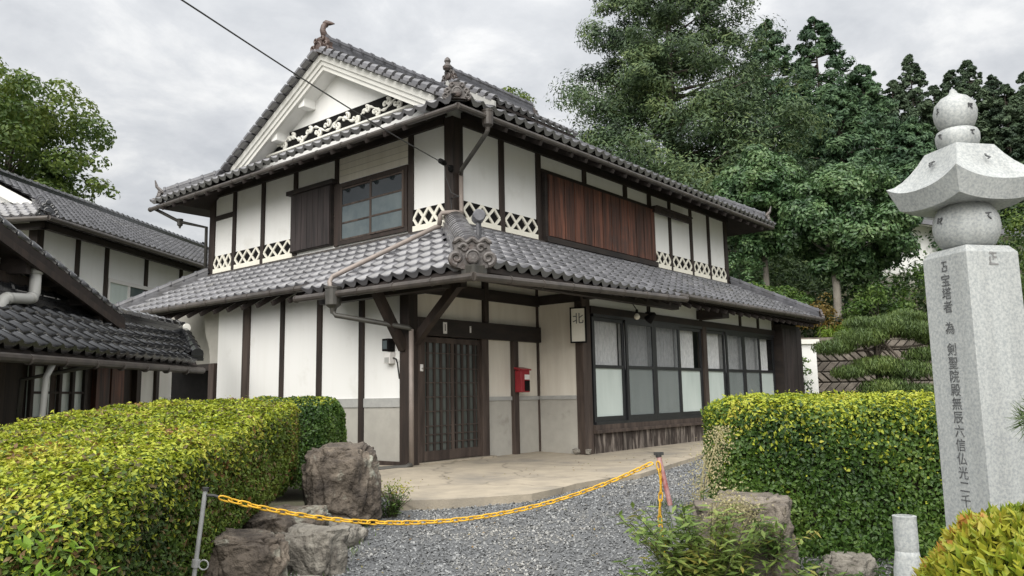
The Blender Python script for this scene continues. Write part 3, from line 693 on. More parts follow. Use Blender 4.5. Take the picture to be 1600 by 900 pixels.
def lower_roof():
    zl = lambda x: 3.52 - .60 * (XU - x)
    zr = lambda y: 3.58 - .53 * (YU - y)
    d = MB()
    lo = .035
    slab(d, [(6.93, 6.29, zl(6.93) - lo), (8.66, 8.25, zl(8.66) - lo), (8.66, 9.68, zl(8.66) - lo), (6.93, 9.68, zl(6.93) - lo)][::-1])
    slab(d, [(7.2, 9.68, zl(7.2) - lo), (8.66, 9.68, zl(8.66) - lo), (8.66, 15.3, zl(8.66) - lo), (7.2, 16.6, zl(7.2) - lo)][::-1])
    slab(d, [(6.95, 6.28, zr(6.28) - lo), (12.2, 6.28, zr(6.28) - lo), (12.2, 8.27, zr(8.27) - lo), (8.66, 8.27, zr(8.27) - lo)])
    slab(d, [(12.2, 6.55, zr(6.55) - lo), (20.2, 6.55, zr(6.55) - lo), (18.6, 8.27, zr(8.27) - lo), (12.2, 8.27, zr(8.27) - lo)])
    slab(d, [(20.22, 6.6, 2.66), (20.22, 16.5, 2.66), (18.55, 15.2, 3.55), (18.55, 8.25, 3.55)])
    part = build('lower_roof', d, M['soffit'], house)
    hl = lambda x: 6.27 + (x - 6.92) * 1.153
    exl, exr = .283, .277
    vL = Vector((1, 0, .60)).normalized(); vR = Vector((0, 1, .53)).normalized()
    def mL(p, j):
        if p.x > XU - .02: return False
        if j == 0 and p.y > 9.66: return False
        if p.y < hl(p.x) + .20: return False
        return p.y < 16.65 - (p.x - 7.2) * .95 - .08
    def mR(p, j):
        if p.y > YU - .02: return False
        if j == 0 and p.x > 12.2: return False
        if p.x < 6.92 + (p.y - 6.27) / 1.153 + .17: return False
        return p.x < 20.28 - (p.y - 6.5) * .99 - .05
    L = field((6.90, 16.75, zl(6.90)), (0, -1, 0), vL, 43, 7, .2452, exl, mL)
    R = field((6.95, 6.25, zr(6.25)), (1, 0, 0), vR, 56, 8, .2452, exr, mR)
    eave = []; plain = []
    for t, j in L:
        (eave if (j == 0 or (j == 1 and t.translation.y > 9.66)) else plain).append(t)
    for t, j in R:
        (eave if (j == 0 or (j == 1 and t.translation.x > 12.2)) else plain).append(t)
    lay(plain, TILE, part, 298, M['tile'])
    lay(eave, EAVE, part, 200, M['tile'], 'eave_tile')
    # hips
    hr = ridge_mb((7.16, 6.56, 2.64), (8.56, 8.14, 3.46), .40, 3, .06, .0001); ha, hb_ = Vector((7.16, 6.56, 2.80)), Vector((8.56, 8.14, 3.62)); nrib = 15
    for i in range(nrib):
        p, q = ha.lerp(hb_, i / nrib), ha.lerp(hb_, (i + 1) / nrib); hr.tube([p, p.lerp(q, .35), p.lerp(q, .4), q], [.165, .165, .148, .148], 16, sq=.9)
    build('hip_ridge', hr, M['tile'], house)
    build('hip_ridge', ridge_mb((7.30, 16.55, 2.74), (8.60, 15.34, 3.50), .22, 3, .05, .08), M['tile_edge'], house)
    build('hip_ridge', ridge_mb((20.2, 6.6, 2.74), (18.62, 8.2, 3.58), .22, 3, .05, .08), M['tile_edge'], house)
    f = Vector((-.655, -.755, 0))
    xo = Vector((0, 0, 1)).cross(f); P0 = Vector((6.93, 6.30, 2.50)); k_ = .86; T = Matrix(((xo.x * k_, 0, f.x * k_, P0.x), (xo.y * k_, 0, f.y * k_, P0.y), (0, k_, 0, P0.z), (0, 0, 0, 1)))
    om = MB(); om.prism([(-.30, 0), (-.33, .10), (-.28, .20), (-.22, .27), (.22, .27), (.28, .20), (.33, .10), (.30, 0), (.15, -.05), (-.15, -.05)], -.16, 0, T)
    om.lathe([(.105, 0), (.105, .06), (.082, .075), (.076, .055), (.03, .06)], 20, T @ Matrix.Translation((0, .12, 0)))
    for sg in (-1, 1):
        om.tube(spiral(T @ Vector((.225 * sg, .10, .01)), .085, .022, 1.25, -math.pi / 2, xo * sg, Vector((0, 0, 1)), 24), [.036 - .0008 * k for k in range(25)], 8)
        om.tube(spiral(T @ Vector((.12 * sg, .245, .01)), .055, .018, 1.0, 0, xo * sg, Vector((0, 0, 1)), 18), [.026 - .0006 * k for k in range(19)], 8)
    build('ridge_end_tile', om, M['oni'], house)
    # wavy drip tile above it, on a thick neck
    wv = [(.27 * t, .36 + .026 * math.cos(t * 3 * math.pi) * (1 if abs(t) < .95 else .4)) for t in [k / 14 - 1 for k in range(29)]]
    cw = MB(); cw.prism([(-.25, .24), (.25, .24)] + [(x, z) for x, z in reversed(wv)], -.20, -.03, T)
    cw.tube([T @ Vector((x, z, -.02)) for x, z in wv], .030, 8)
    for sg in (-1, 1): cw.tube(spiral(T @ Vector((.12 * sg, .30, -.02)), .055, .015, 1.0, math.pi, xo * sg, Vector((0, 0, 1)), 16), [.022 - .0006 * k for k in range(17)], 7)
    build('wave_crest', cw, M['oni'], house)
    # round drum on its stem at the corner
    dr = MB(); c = Vector((7.52, 6.72, 3.27)); dr.tube([c - f * .10, c + f * .08, c + f * .095], [.085, .085, .07], 16); dr.tube([c - Vector((0, 0, .38)), c - Vector((0, 0, .07))], .035, 8)
    build('corner_drum_tile', dr, M['tile_edge'], house)
    cb = MB(); cb.beam((6.90, 6.24, 2.42), (7.3, 6.70, 2.62), .20, .14); cb.box(6.86, 7.08, 6.20, 6.42, 2.38, 2.50)
    build('hip_end_block', cb, M['pipe_dark'], house)
    build('ridge_end_tile', oni_mb((20.26, 6.53, 2.70), (.7, -.7, 0), .5, True), M['oni'], house)
    build('ridge_end_tile', oni_mb((7.26, 16.60, 2.70), (-.7, .7, 0), .5, True), M['oni'], house)
    # flashing along the walls
    build('wall_flashing', MB().beam((XU - .04, YU, 3.535), (XU - .04, 15.3, 3.535), .10, .05), M['gutter'], house)
    build('wall_flashing', MB().beam((XU, YU - .04, 3.59), (XE, YU - .04, 3.59), .10, .05), M['gutter'], house)
lower_roof()

def upper_roof():
    S = .525; z0 = 5.10; YR = 11.4
    zy = lambda y: z0 + S * (y - 7.35); zx = lambda x: z0 + S * (x - 7.8)
    d = MB(); lo = .035
    # long front slope, rear slope, skirts at both ends
    front = [(7.8, 7.35), (19.4, 7.35), (18.3, 8.45), (18.3, YR), (8.52, YR), (8.52, 8.07)]
    slab(d, [(x, y, zy(y) - lo) for x, y in front])
    rear = [(7.8, 15.45), (8.52, 14.73), (8.52, YR), (18.3, YR), (18.3, 14.35), (19.4, 15.45)]
    slab(d, [(x, y, z0 + S * (15.45 - y) - lo) for x, y in rear])
    rear2 = [(7.8, 16.15), (19.4, 16.15), (19.4, 15.45), (7.8, 15.45)]
    slab(d, [(x, y, z0 - .02) for x, y in rear2])
    slab(d, [(7.8, 7.35, z0 - lo), (9.0, 8.55, zx(9.0) - lo), (9.0, 14.95, zx(9.0) - lo), (7.8, 16.15, z0 - lo)][::-1])
    slab(d, [(19.4, 7.35, z0 - lo), (19.4, 16.15, z0 - lo), (18.2, 14.95, z0 + S * 1.2 - lo), (18.2, 8.55, z0 + S * 1.2 - lo)])
    part = build('upper_roof', d, M['soffit'], house)
    vF = Vector((0, 1, S)).normalized(); vS = Vector((1, 0, S)).normalized(); vB = Vector((0, -1, S)).normalized()
    F = field((7.72, 7.27, z0 + .005), (1, 0, 0), vF, 48, 17, .2452, .272, lambda p, j: p.y < YR - .05 and p.x > max(7.72 + (p.y - 7.31) * 1.0 if p.y < 7.95 else 8.4, 7.9) and p.x < (19.45 - (p.y - 7.35) if p.y < 8.45 else 18.35) - .1)
    B = field((19.4, 15.55, z0 - .02), (-1, 0, 0), vB, 48, 17, .2452, .272, lambda p, j: p.y > YR + .05 and 8.45 < p.x < 18.2)
    K = field((7.72, 16.2, z0 + .005), (0, -1, 0), vS, 36, 4, .2452, .272, lambda p, j: p.y > 7.45 + (p.x - 7.76) and p.y < 16.05 - (p.x - 7.76))
    ev = [t for t, j in F if j == 0] + [t for t, j in K if j == 0]
    for t in ev: inst('eave_tile', EAVE, t, part)
    join_tiles('upper_slope_tiles', TILE, [t for t, j in F if j] + [t for t, j in B] + [t for t, j in K if j], part, M['tile'])
    # ridges
    build('main_ridge', ridge_mb((8.5, YR, 7.20), (18.2, YR, 7.20), .30, 6, .055, .10), M['tile_edge'], house)
    for a, b in (((7.92, 7.47, 5.16), (8.82, 8.37, 5.62)), ((7.92, 16.03, 5.16), (8.82, 15.13, 5.62)), ((19.28, 7.47, 5.16), (18.38, 8.37, 5.62))):
        build('hip_ridge', ridge_mb(a, b, .24, 4, .05, .085), M['tile_edge'], house)
    build('ridge_end_tile', oni_mb((7.84, 7.39, 5.14), (-.7, -.7, 0), .66, False), M['oni'], house)
    for px_, py_, fx, fy in ((7.84, 16.11, -.7, .7), (19.36, 7.39, .7, -.7)):
        mb = oni_mb((px_, py_, 5.12), (fx, fy, 0), .55, True)
        c = Vector((px_, py_, 5.12)); f = Vector((fx, fy, 0))
        mb.tube([c + Vector((0, 0, .05)) - f * .1, c + Vector((0, 0, .05)) + f * .12, c + Vector((0, 0, .05)) + f * .14], [.06, .06, .05], 10)
        mb.tube([c + Vector((0, 0, .25)) - f * .05, c + Vector((0, 0, .36)) + f * .06, c + Vector((0, 0, .50)) + f * .10], [.05, .035, .012], 6)
        build('ridge_end_tile', mb, M['oni'], house)
    o = oni_mb((8.42, YR, 7.20), (-1, 0, 0), .92, False); build('ridge_end_tile', o, M['oni_brown'], house)
    build('ridge_end_tile', oni_mb((18.26, YR, 7.16), (1, 0, 0), .8, True), M['oni'], house)
    # curved bird-necked tile on top of the gable
    c = Vector((8.52, YR, 7.50))
    pts = [c + Vector((a, 0, b)) for a, b in ((.30, .0), (.12, .06), (0, .13), (-.04, .22), (-.02, .30), (.03, .355))]
    b_ = MB().tube(pts, [.085, .08, .068, .055, .052, .058], 10); h = Vector((8.55, YR, 7.865))
    b_.tube([h + Vector((-.03, .03, .0)), h + Vector((.0, -.02, .015)), h + Vector((.04, -.09, .0)), h + Vector((.07, -.17, -.025))], [.04, .058, .038, .008], 8)
    build('bird_ornament', b_, M['oni_brown'], house, smooth=True)
    # gable: wall, soffit, stepped bargeboards, purlin ends, carved board
    zt = 7.255; half = 3.1
    build('gable_wall', MB().prism([(YR - 3.25, 5.55), (YR, 7.16), (YR + 3.25, 5.55)], 8.84, 8.96, Matrix(((0, 0, 1, 0), (1, 0, 0, 0), (0, 1, 0, 0), (0, 0, 0, 1)))), M['plaster'], house)
    build('gable_wall', MB().prism([(YR - 3.25, 5.55), (YR, 7.16), (YR + 3.25, 5.55)], 17.9, 18.0, Matrix(((0, 0, 1, 0), (1, 0, 0, 0), (0, 1, 0, 0), (0, 0, 0, 1)))), M['plaster'], house)
    SB = .54
    for (xa, xb, o0, o1) in ((8.44, 8.50, .0, .125), (8.475, 8.53, .125, .215), (8.505, 8.56, .215, .30)):
        for sg in (-1, 1):
            mb = MB(); e_ = 2.95
            a0, a1 = zt - o0, zt - o1
            P4 = [(YR, a0), (YR + sg * e_, a0 - SB * e_), (YR + sg * e_, a1 - SB * e_), (YR, a1)]
            mb.hexa([(xa, y, z) for y, z in P4] + [(xb, y, z) for y, z in P4]); build('bargeboard', mb, M['barge'], house)
    for sg in (-1, 1):
        P4 = [(YR, 7.03), (YR + sg * 2.85, 7.03 - SB * 2.85), (YR + sg * 2.85, 6.97 - SB * 2.85), (YR, 6.97)]
        build('gable_soffit', MB().hexa([(8.56, y, z) for y, z in P4] + [(8.85, y, z) for y, z in P4]), M['plaster'], house)
        for dy_ in ((.75, 1.62) if sg > 0 else ()):
            zc = 6.97 - SB * dy_
            build('purlin_end', MB().box(8.565, 8.84, YR + sg * dy_ - .09, YR + sg * dy_ + .09, zc - .12, zc + .06), M['plaster'], house, bevel=.01)
    # verge tiles
    vt = MB().tube([(0, -.085, 0), (0, .085, .0), (0, .10, .0)], [.085, .070, .06], 9); vt.box(-.10, .14, -.085, .10, -.065, -.02); me = raw_mesh('verge_tile', vt, M['tile'], False)
    for sg in (-1, 1):
        for i in range(16):
            dy_ = .14 + i * .205
            inst('verge_tile', me, Matrix.Translation((8.42, YR + sg * dy_, 7.335 - .535 * dy_)) @ Matrix.Rotation(-sg * math.atan(.535), 4, 'X') @ Matrix.Rotation(0 if sg < 0 else math.pi, 4, 'Z'), part)
    # carved board
    ip = [(9.15, 5.86), (13.55, 5.86), (12.9, 6.15), (9.72, 6.15)]
    ip = [(9.05, 5.83), (13.45, 5.83), (13.15, 5.98), (12.83, 5.98), (12.83, 6.16), (9.70, 6.16)]
    cbd = build('carved_board', MB().prism(ip, 8.79, 8.83, Matrix(((0, 0, 1, 0), (1, 0, 0, 0), (0, 1, 0, 0), (0, 0, 0, 1)))), M['black'], house)
    build('board_ledge', MB().box(8.74, 8.83, 8.9, 13.6, 5.795, 5.83), M['white'], house)
    ay = Vector((0, 1, 0)); azv = Vector((0, 0, 1)); mb = MB()
    y = 9.5; k = 0
    main = []
    for i in range(150):
        t = i / 149; yy = 9.45 + 3.75 * t; env = min(1, t * 8 + .3, (1 - t) * 6 + .25)
        main.append(Vector((8.778, yy, 5.99 + .075 * env * math.sin(t * 30))))
    mb.tube(main, [.021 + .009 * math.sin(i * .9) for i in range(150)], 6, sq=1)
    for i in range(13):
        t = (i + .5) / 13; yy = 9.5 + 3.6 * t; up_ = 1 if i % 2 else -1
        c = Vector((8.778, yy, 5.985 + up_ * .055)); mb.tube(spiral(c, .068, .016, 1.1, up_ * 1.2, ay, azv, 16, up_), [.030 - .0008 * q for q in range(17)], 6)
        c2 = c + Vector((0, .09, -up_ * .03)); mb.tube(spiral(c2, .045, .012, .9, 2.5 * up_, ay, azv, 12, -up_), [.025 - .0008 * q for q in range(13)], 6)
    build('scrollwork', mb, M['white'], cbd)
    # raised smoke-vent roof on the ridge
    X0, X1, YA, YB_, ze, zr_ = 11.85, 14.75, 10.1, 12.7, 6.95, 7.74
    d = MB()
    slab(d, [(X0, YA, ze), (X1, YA, ze), (X1, YR, zr_), (X0, YR, zr_)]); slab(d, [(X0, YR, zr_), (X1, YR, zr_), (X1, YB_, ze), (X0, YB_, ze)])
    vr = build('vent_roof', d, M['soffit'], house)
    build('vent_wall', MB().box(12.05, 14.6, 10.45, 12.35, 6.3, 7.05), M['timber'], house)
    build('vent_gable', MB().prism([(10.45, 7.05), (12.35, 7.05), (YR, 7.60)], 12.0, 12.06, Matrix(((0, 0, 1, 0), (1, 0, 0, 0), (0, 1, 0, 0), (0, 0, 0, 1)))), M['plaster'], house)
    sv = math.hypot(1.3, zr_ - ze); vv = Vector((0, 1.3, zr_ - ze)).normalized(); vw = Vector((0, -1.3, zr_ - ze)).normalized()
    t1 = field((X0, YA - .03, ze + .01), (1, 0, 0), vv, 12, 5, .2452, .29, lambda p, j: True)
    t2 = field((X1, YB_ + .03, ze + .01), (-1, 0, 0), vw, 12, 5, .2452, .29, lambda p, j: True)
    for t, j in t1:
        if j == 0: inst('eave_tile', EAVE, t, vr)
    join_tiles('vent_tiles', TILE, [t for t, j in t1 if j] + [t for t, j in t2], vr, M['tile'])
    for sg in (-1, 1):
        P4 = [(YR, zr_ + .03), (YR + sg * 1.34, zr_ + .03 - .81), (YR + sg * 1.34, zr_ - .13 - .81), (YR, zr_ - .13)]
        build('vent_bargeboard', MB().hexa([(X0 - .06, y, z) for y, z in P4] + [(X0 - .012, y, z) for y, z in P4]), M['dadoband'], house)
        for i in range(6):
            dy_ = .16 + i * .21
            inst('verge_tile', me, Matrix.Translation((X0 + .03, YR + sg * dy_, zr_ + .085 - .61 * dy_)) @ Matrix.Rotation(-sg * math.atan(.61), 4, 'X') @ Matrix.Rotation(0 if sg < 0 else math.pi, 4, 'Z'), vr)
    build('vent_ridge', ridge_mb((X0 + .02, YR, zr_ + .02), (X1, YR, zr_ + .02), .26, 5, .05, .09), M['tile_edge'], house)
    build('ridge_end_tile', oni_mb((X0 - .02, YR, zr_ + .02), (-1, 0, 0), .66, False), M['oni'], house)
    build('ridge_end_tile', oni_mb((X1 + .02, YR, zr_ - .02), (1, 0, 0), .65, True), M['oni'], house)
    build('finial', MB().lathe([(.05, 0), (.10, .04), (.11, .09), (.06, .15), (.055, .18), (.075, .22), (.06, .27), (.02, .31)], 12, Matrix.Translation((X0 - .05, YR, zr_ + .25))), M['oni'], house)
upper_roof()

def gutters():
    def gut(pts, r=.05, m='gutter'):
        g = MB(); g.tube(pts, r, 10)
        a, b = Vector(pts[0]), Vector(pts[-1]); n = max(2, int((b - a).length / .62))
        for i in range(n + 1):
            p = a + (b - a) * (i / n); d_ = (b - a).normalized() * .014
            g.tube([p - d_, p + d_], r * 1.16, 10)
        return build('gutter', g, M[m], house, smooth=False)
    gut([(7.12, 9.5, 2.605), (7.12, 16.6, 2.65)])
    gut([(6.84, 6.20, 2.345), (6.84, 9.72, 2.395)])
    gut([(6.84, 6.20, 2.345), (12.25, 6.20, 2.52)])
    gut([(12.2, 6.47, 2.635), (20.2, 6.47, 2.69)])
    gut([(7.73, 7.27, 4.985), (7.73, 16.25, 4.985)], .045)
    gut([(7.73, 7.27, 4.985), (19.3, 7.27, 5.03)], .045)
    def hopper(c, r, h, m):
        return build('rain_hopper', MB().lathe([(r * .3, -h * .75), (r * .45, -h * .5), (r * .95, -h * .35), (r, h * .4), (r * 1.08, h * .42), (r * 1.08, h * .5)], 14, Matrix.Translation(c)), M[m], house)
    hopper((6.84, 8.86, 2.34), .115, .30, 'pipe_dark')
    hopper((8.36, 7.27, 4.96), .085, .26, 'gutter')
    def pipe(pts, r, m, name='downpipe'):
        g = MB(); g.tube(pts, r, 10)
        return build(name, g, M[m], house, smooth=True)
    pipe([(6.84, 8.86, 2.16), (6.86, 8.83, 2.09), (7.54, 8.07, 1.90), (7.57, 8.05, 1.86)], .036, 'pipe_dark')
    pipe([(7.57, 8.05, 1.88), (7.57, 8.05, .02)], .036, 'pipe_beige')
    pipe([(7.57, 8.05, .03), (7.5, 8.08, -.01), (6.7, 8.5, -.03), (5.9, 8.9, -.05)], .04, 'pipe_dark')
    pipe([(8.36, 7.27, 4.80), (8.37, 7.3, 4.76), (8.60, 8.02, 4.40), (8.70, 8.13, 4.36)], .034, 'pipe_dark')
    pipe([(8.70, 8.13, 4.38), (8.70, 8.13, 3.78), (8.68, 8.10, 3.74), (8.46, 8.06, 3.71), (8.34, 8.20, 3.70), (8.33, 8.22, 3.66), (8.33, 8.24, 3.52)], .036, 'pipe_beige')
    pipe([(8.35, 8.24, 3.50), (8.28, 8.28, 3.48), (6.93, 9.0, 2.66), (6.88, 9.0, 2.58), (6.85, 8.88, 2.38)], .036, 'pipe_beige')
    # far left corner pipes under the upper eave
    pipe([(7.75, 16.1, 4.98), (8.15, 15.8, 4.72), (8.55, 15.42, 4.60), (8.56, 15.42, 3.6)], .035, 'pipe_dark')
    hopper((8.16, 15.80, 4.70), .06, .16, 'pipe_dark')
gutters()

# ---------------------------------------------------------------- fittings on the house
def fittings():
    mb_ = thing('mailbox', 'red metal mailbox hung on the slim post right of the entrance door', 'mailbox', (10.06, YU - .15, .99))
    build('box_body', MB().box(9.96, 10.19, YU - .21, YU - .075, .985, 1.34), M['redpaint'], mb_, bevel=.012)
    build('lid', MB().hexa([(9.95, YU - .235, 1.335), (10.20, YU - .235, 1.335), (10.20, YU - .07, 1.36), (9.95, YU - .07, 1.36), (9.95, YU - .235, 1.36), (10.20, YU - .235, 1.36), (10.20, YU - .07, 1.395), (9.95, YU - .07, 1.395)]), M['redpaint'], mb_)
    build('paper_notice', MB().box(10.05, 10.175, YU - .2145, YU - .2105, 1.19, 1.27), M['paper'], mb_)
    build('black_panel', MB().box(10.05, 10.18, YU - .2150, YU - .2105, 1.005, 1.175), M['black'], mb_)
    sg = thing('hanging_sign', 'narrow pale sign board with brushed black character hung beside the bay window', 'sign', (10.62, 7.32, 1.75))
    fx = Vector((-.93, -.37, 0)).normalized(); sx = Vector((0, 0, 1)).cross(fx); c = Vector((10.58, 7.30, 2.06))
    T = Matrix(((sx.x, 0, fx.x, c.x), (sx.y, 0, fx.y, c.y), (0, 1, 0, c.z), (0, 0, 0, 1)))
    build('sign_board', MB().prism([(-.115, -.275), (.115, -.275), (.115, .275), (-.115, .275)], -.02, 0, T), M['lattice'], sg)
    fr = MB()
    for q in ([(-.135, -.295), (.135, -.295), (.135, -.27), (-.135, -.27)], [(-.135, .27), (.135, .27), (.135, .295), (-.135, .295)], [(-.135, -.27), (-.112, -.27), (-.112, .27), (-.135, .27)], [(.112, -.27), (.135, -.27), (.135, .27), (.112, .27)]): fr.prism(q, -.025, .012, T)
    build('sign_frame', fr, M['black'], sg)
    build('hook', MB().tube([T @ Vector((-.04, .295, 0)), T @ Vector((-.03, .36, -.02)), T @ Vector((.03, .36, -.02)), T @ Vector((.05, .295, 0))], .006, 6), M['blackwire'], sg)
    text('北', T @ Matrix.Translation((0, .095, .003)), .19, M['ink'], sg, 'brushed_character')
    bl = thing('hanging_bulb', 'round milky light bulb hanging under the eave before the bay', 'lamp', (11.6, 6.9, 2.3))
    c = Vector((11.72, 6.86, 2.235)); build('globe', MB().lathe([(.006, -.052), (.034, -.042), (.052, -.01), (.05, .015), (.03, .045), (.02, .06)], 14, Matrix.Translation(c)), M['bulb'], bl, smooth=True)
    build('lamp_holder', MB().lathe([(.022, .055), (.026, .07), (.022, .12), (.008, .13)], 10, Matrix.Translation(c)).tube([c + Vector((0, 0, .12)), c + Vector((-.05, .06, .24))], .008, 6), M['black'], bl)
    fl = thing('eave_spotlight', 'small black spotlight fixed under the eave right of the bulb', 'lamp', (12.15, 6.9, 2.25))
    c = Vector((12.2, 6.86, 2.26)); build('spot_body', MB().lathe([(.03, .10), (.045, .06), (.07, -.02), (.085, -.08), (.075, -.085)], 12, Matrix.Translation(c) @ Matrix.Rotation(.9, 4, 'X')), M['black'], fl)
    build('spot_bracket', MB().tube([c + Vector((0, .02, .06)), c + Vector((0, .02, .26))], .012, 6).box(c.x - .09, c.x + .09, c.y - .02, c.y + .06, c.z + .06, c.z + .09), M['black'], fl)
    mt = thing('electric_meter', 'grey electric meter over a white box beside the porch corner post', 'meter', (XL - .05, 8.6, 1.4))
    build('meter_case', MB().box(XL - .14, XL - .01, 8.52, 8.66, 1.60, 1.78), M['black'], mt, bevel=.01)
    build('meter_window', MB().box(XL - .146, XL - .141, 8.545, 8.635, 1.63, 1.75), M['frost_blue'], mt)
    build('terminal_box', MB().box(XL - .11, XL - .01, 8.52, 8.66, 1.42, 1.585), M['paper'], mt, bevel=.008)
    build('terminal_window', MB().box(XL - .115, XL - .111, 8.54, 8.63, 1.435, 1.51), M['dadoband'], mt)
    build('cable', MB().tube([(XL - .06, 8.50, 1.5), (XL - .08, 8.42, 1.48), (XL - .1, 8.37, 1.42), (XL - .06, 8.37, 1.2)], .012, 6), M['blackwire'], mt)
    pl = thing('doorplate', 'small white paper charm with dark strokes stuck on the entrance lintel', 'sign', (8.35, YU - .1, 1.95))
    build('plate', MB().box(8.29, 8.37, YU - .097, YU - .092, 1.86, 2.03), M['paper'], pl); build('stroke', MB().box(8.322, 8.338, YU - .0995, YU - .0975, 1.90, 2.0), M['ink'], pl)
    pl = thing('nameplate', 'tiny pale wooden nameplate on the lintel above the right door leaf', 'sign', (8.75, YU - .1, 1.95))
    build('plate', MB().box(8.87, 8.90, YU - .099, YU - .093, 1.90, 2.0), M['paper'], pl); build('fixing', MB().lathe([(.006, 0), (.006, .004)], 8, Matrix.Translation((8.885, YU - .099, 1.985)) @ Matrix.Rotation(math.pi / 2, 4, 'X')), M['ink'], pl)
    bt = thing('doorbell', 'small white doorbell button on the left door post', 'doorbell', (7.86, YU - .09, 1.36))
    build('bell_case', MB().box(7.835, 7.88, YU - .10, YU - .072, 1.30, 1.40), M['paper'], bt, bevel=.006); build('bell_button', MB().lathe([(.012, 0), (.012, .01)], 10, Matrix.Translation((7.857, YU - .10, 1.34)) @ Matrix.Rotation(math.pi / 2, 4, 'X')), M['cement'], bt)
    # service cable from the street to the corner post
    a = Vector((8.60, 8.22, 4.46)); b = G(-2.64, 6.0, 4.17)
    d = b - a; pts = [a + d * (i / 30 * 1.6) + Vector((0, 0, -.05 * math.sin(min(1, i / 30 * 1.6) * math.pi))) for i in range(31)]
    cb = thing('power_cable', 'thin dark power cable slanting across the sky to the upper corner post', 'cable', a)
    build('wire', MB().tube(pts, .0075, 6), M['blackwire'], cb)
    ins = MB(); q = a + d * .055
    for k in range(2): ins.tube([q + d.normalized() * (.10 * k), q + d.normalized() * (.10 * k + .07)], .04, 8)
    build('insulator', ins, M['black'], cb)
    build('insulator', MB().lathe([(.03, -.05), (.045, -.02), (.045, .03), (.03, .05)], 10, Matrix.Translation((8.545, 8.2, 4.44))), M['black'], cb)
    build('drop_wire', MB().tube([q, q + Vector((.0, -.02, -.2)), q + Vector((.06, -.08, -.46)), q + Vector((.14, -.17, -.52)), Vector((8.56, 8.22, 3.98)), Vector((8.56, 8.2, 3.80))], .007, 5), M['blackwire'], cb)

def text(s, T, size, m, parent, name):
    cu = bpy.data.curves.new('t', 'FONT'); cu.body = s; cu.size = size; cu.align_x = 'CENTER'; cu.align_y = 'CENTER'; cu.extrude = .0006
    tmp = bpy.data.objects.new('t', cu); COL.objects.link(tmp)
    dg = bpy.context.evaluated_depsgraph_get(); me = bpy.data.meshes.new_from_object(tmp.evaluated_get(dg))
    bpy.data.objects.remove(tmp); bpy.data.curves.remove(cu)
    me.name = name; me.materials.clear(); me.materials.append(m)
    o = bpy.data.objects.new(name, me); COL.objects.link(o); o.parent = parent
    o.matrix_local = Matrix.Translation(-wloc(parent)) @ T
    return o
fittings()

# ================================================================= NEIGHBOURING BUILDINGS
class Frame:
    """local axes: s along, t to the left of it, z up"""
    def __init__(s, o, az):
        s.o = o; a = math.radians(az); s.e1 = (math.sin(a), math.cos(a)); s.e2 = (-math.cos(a), math.sin(a))
    def __call__(s, a, t, z):
        return G(s.o[0] + a * s.e1[0] + t * s.e2[0], s.o[1] + a * s.e1[1] + t * s.e2[1], z)
def fbox(fr, mb, s0, s1, t0, t1, z0, z1):
    return mb.hexa([fr(s0, t1, z0), fr(s0, t0, z0), fr(s1, t0, z0), fr(s1, t1, z0), fr(s0, t1, z1), fr(s0, t0, z1), fr(s1, t0, z1), fr(s1, t1, z1)])

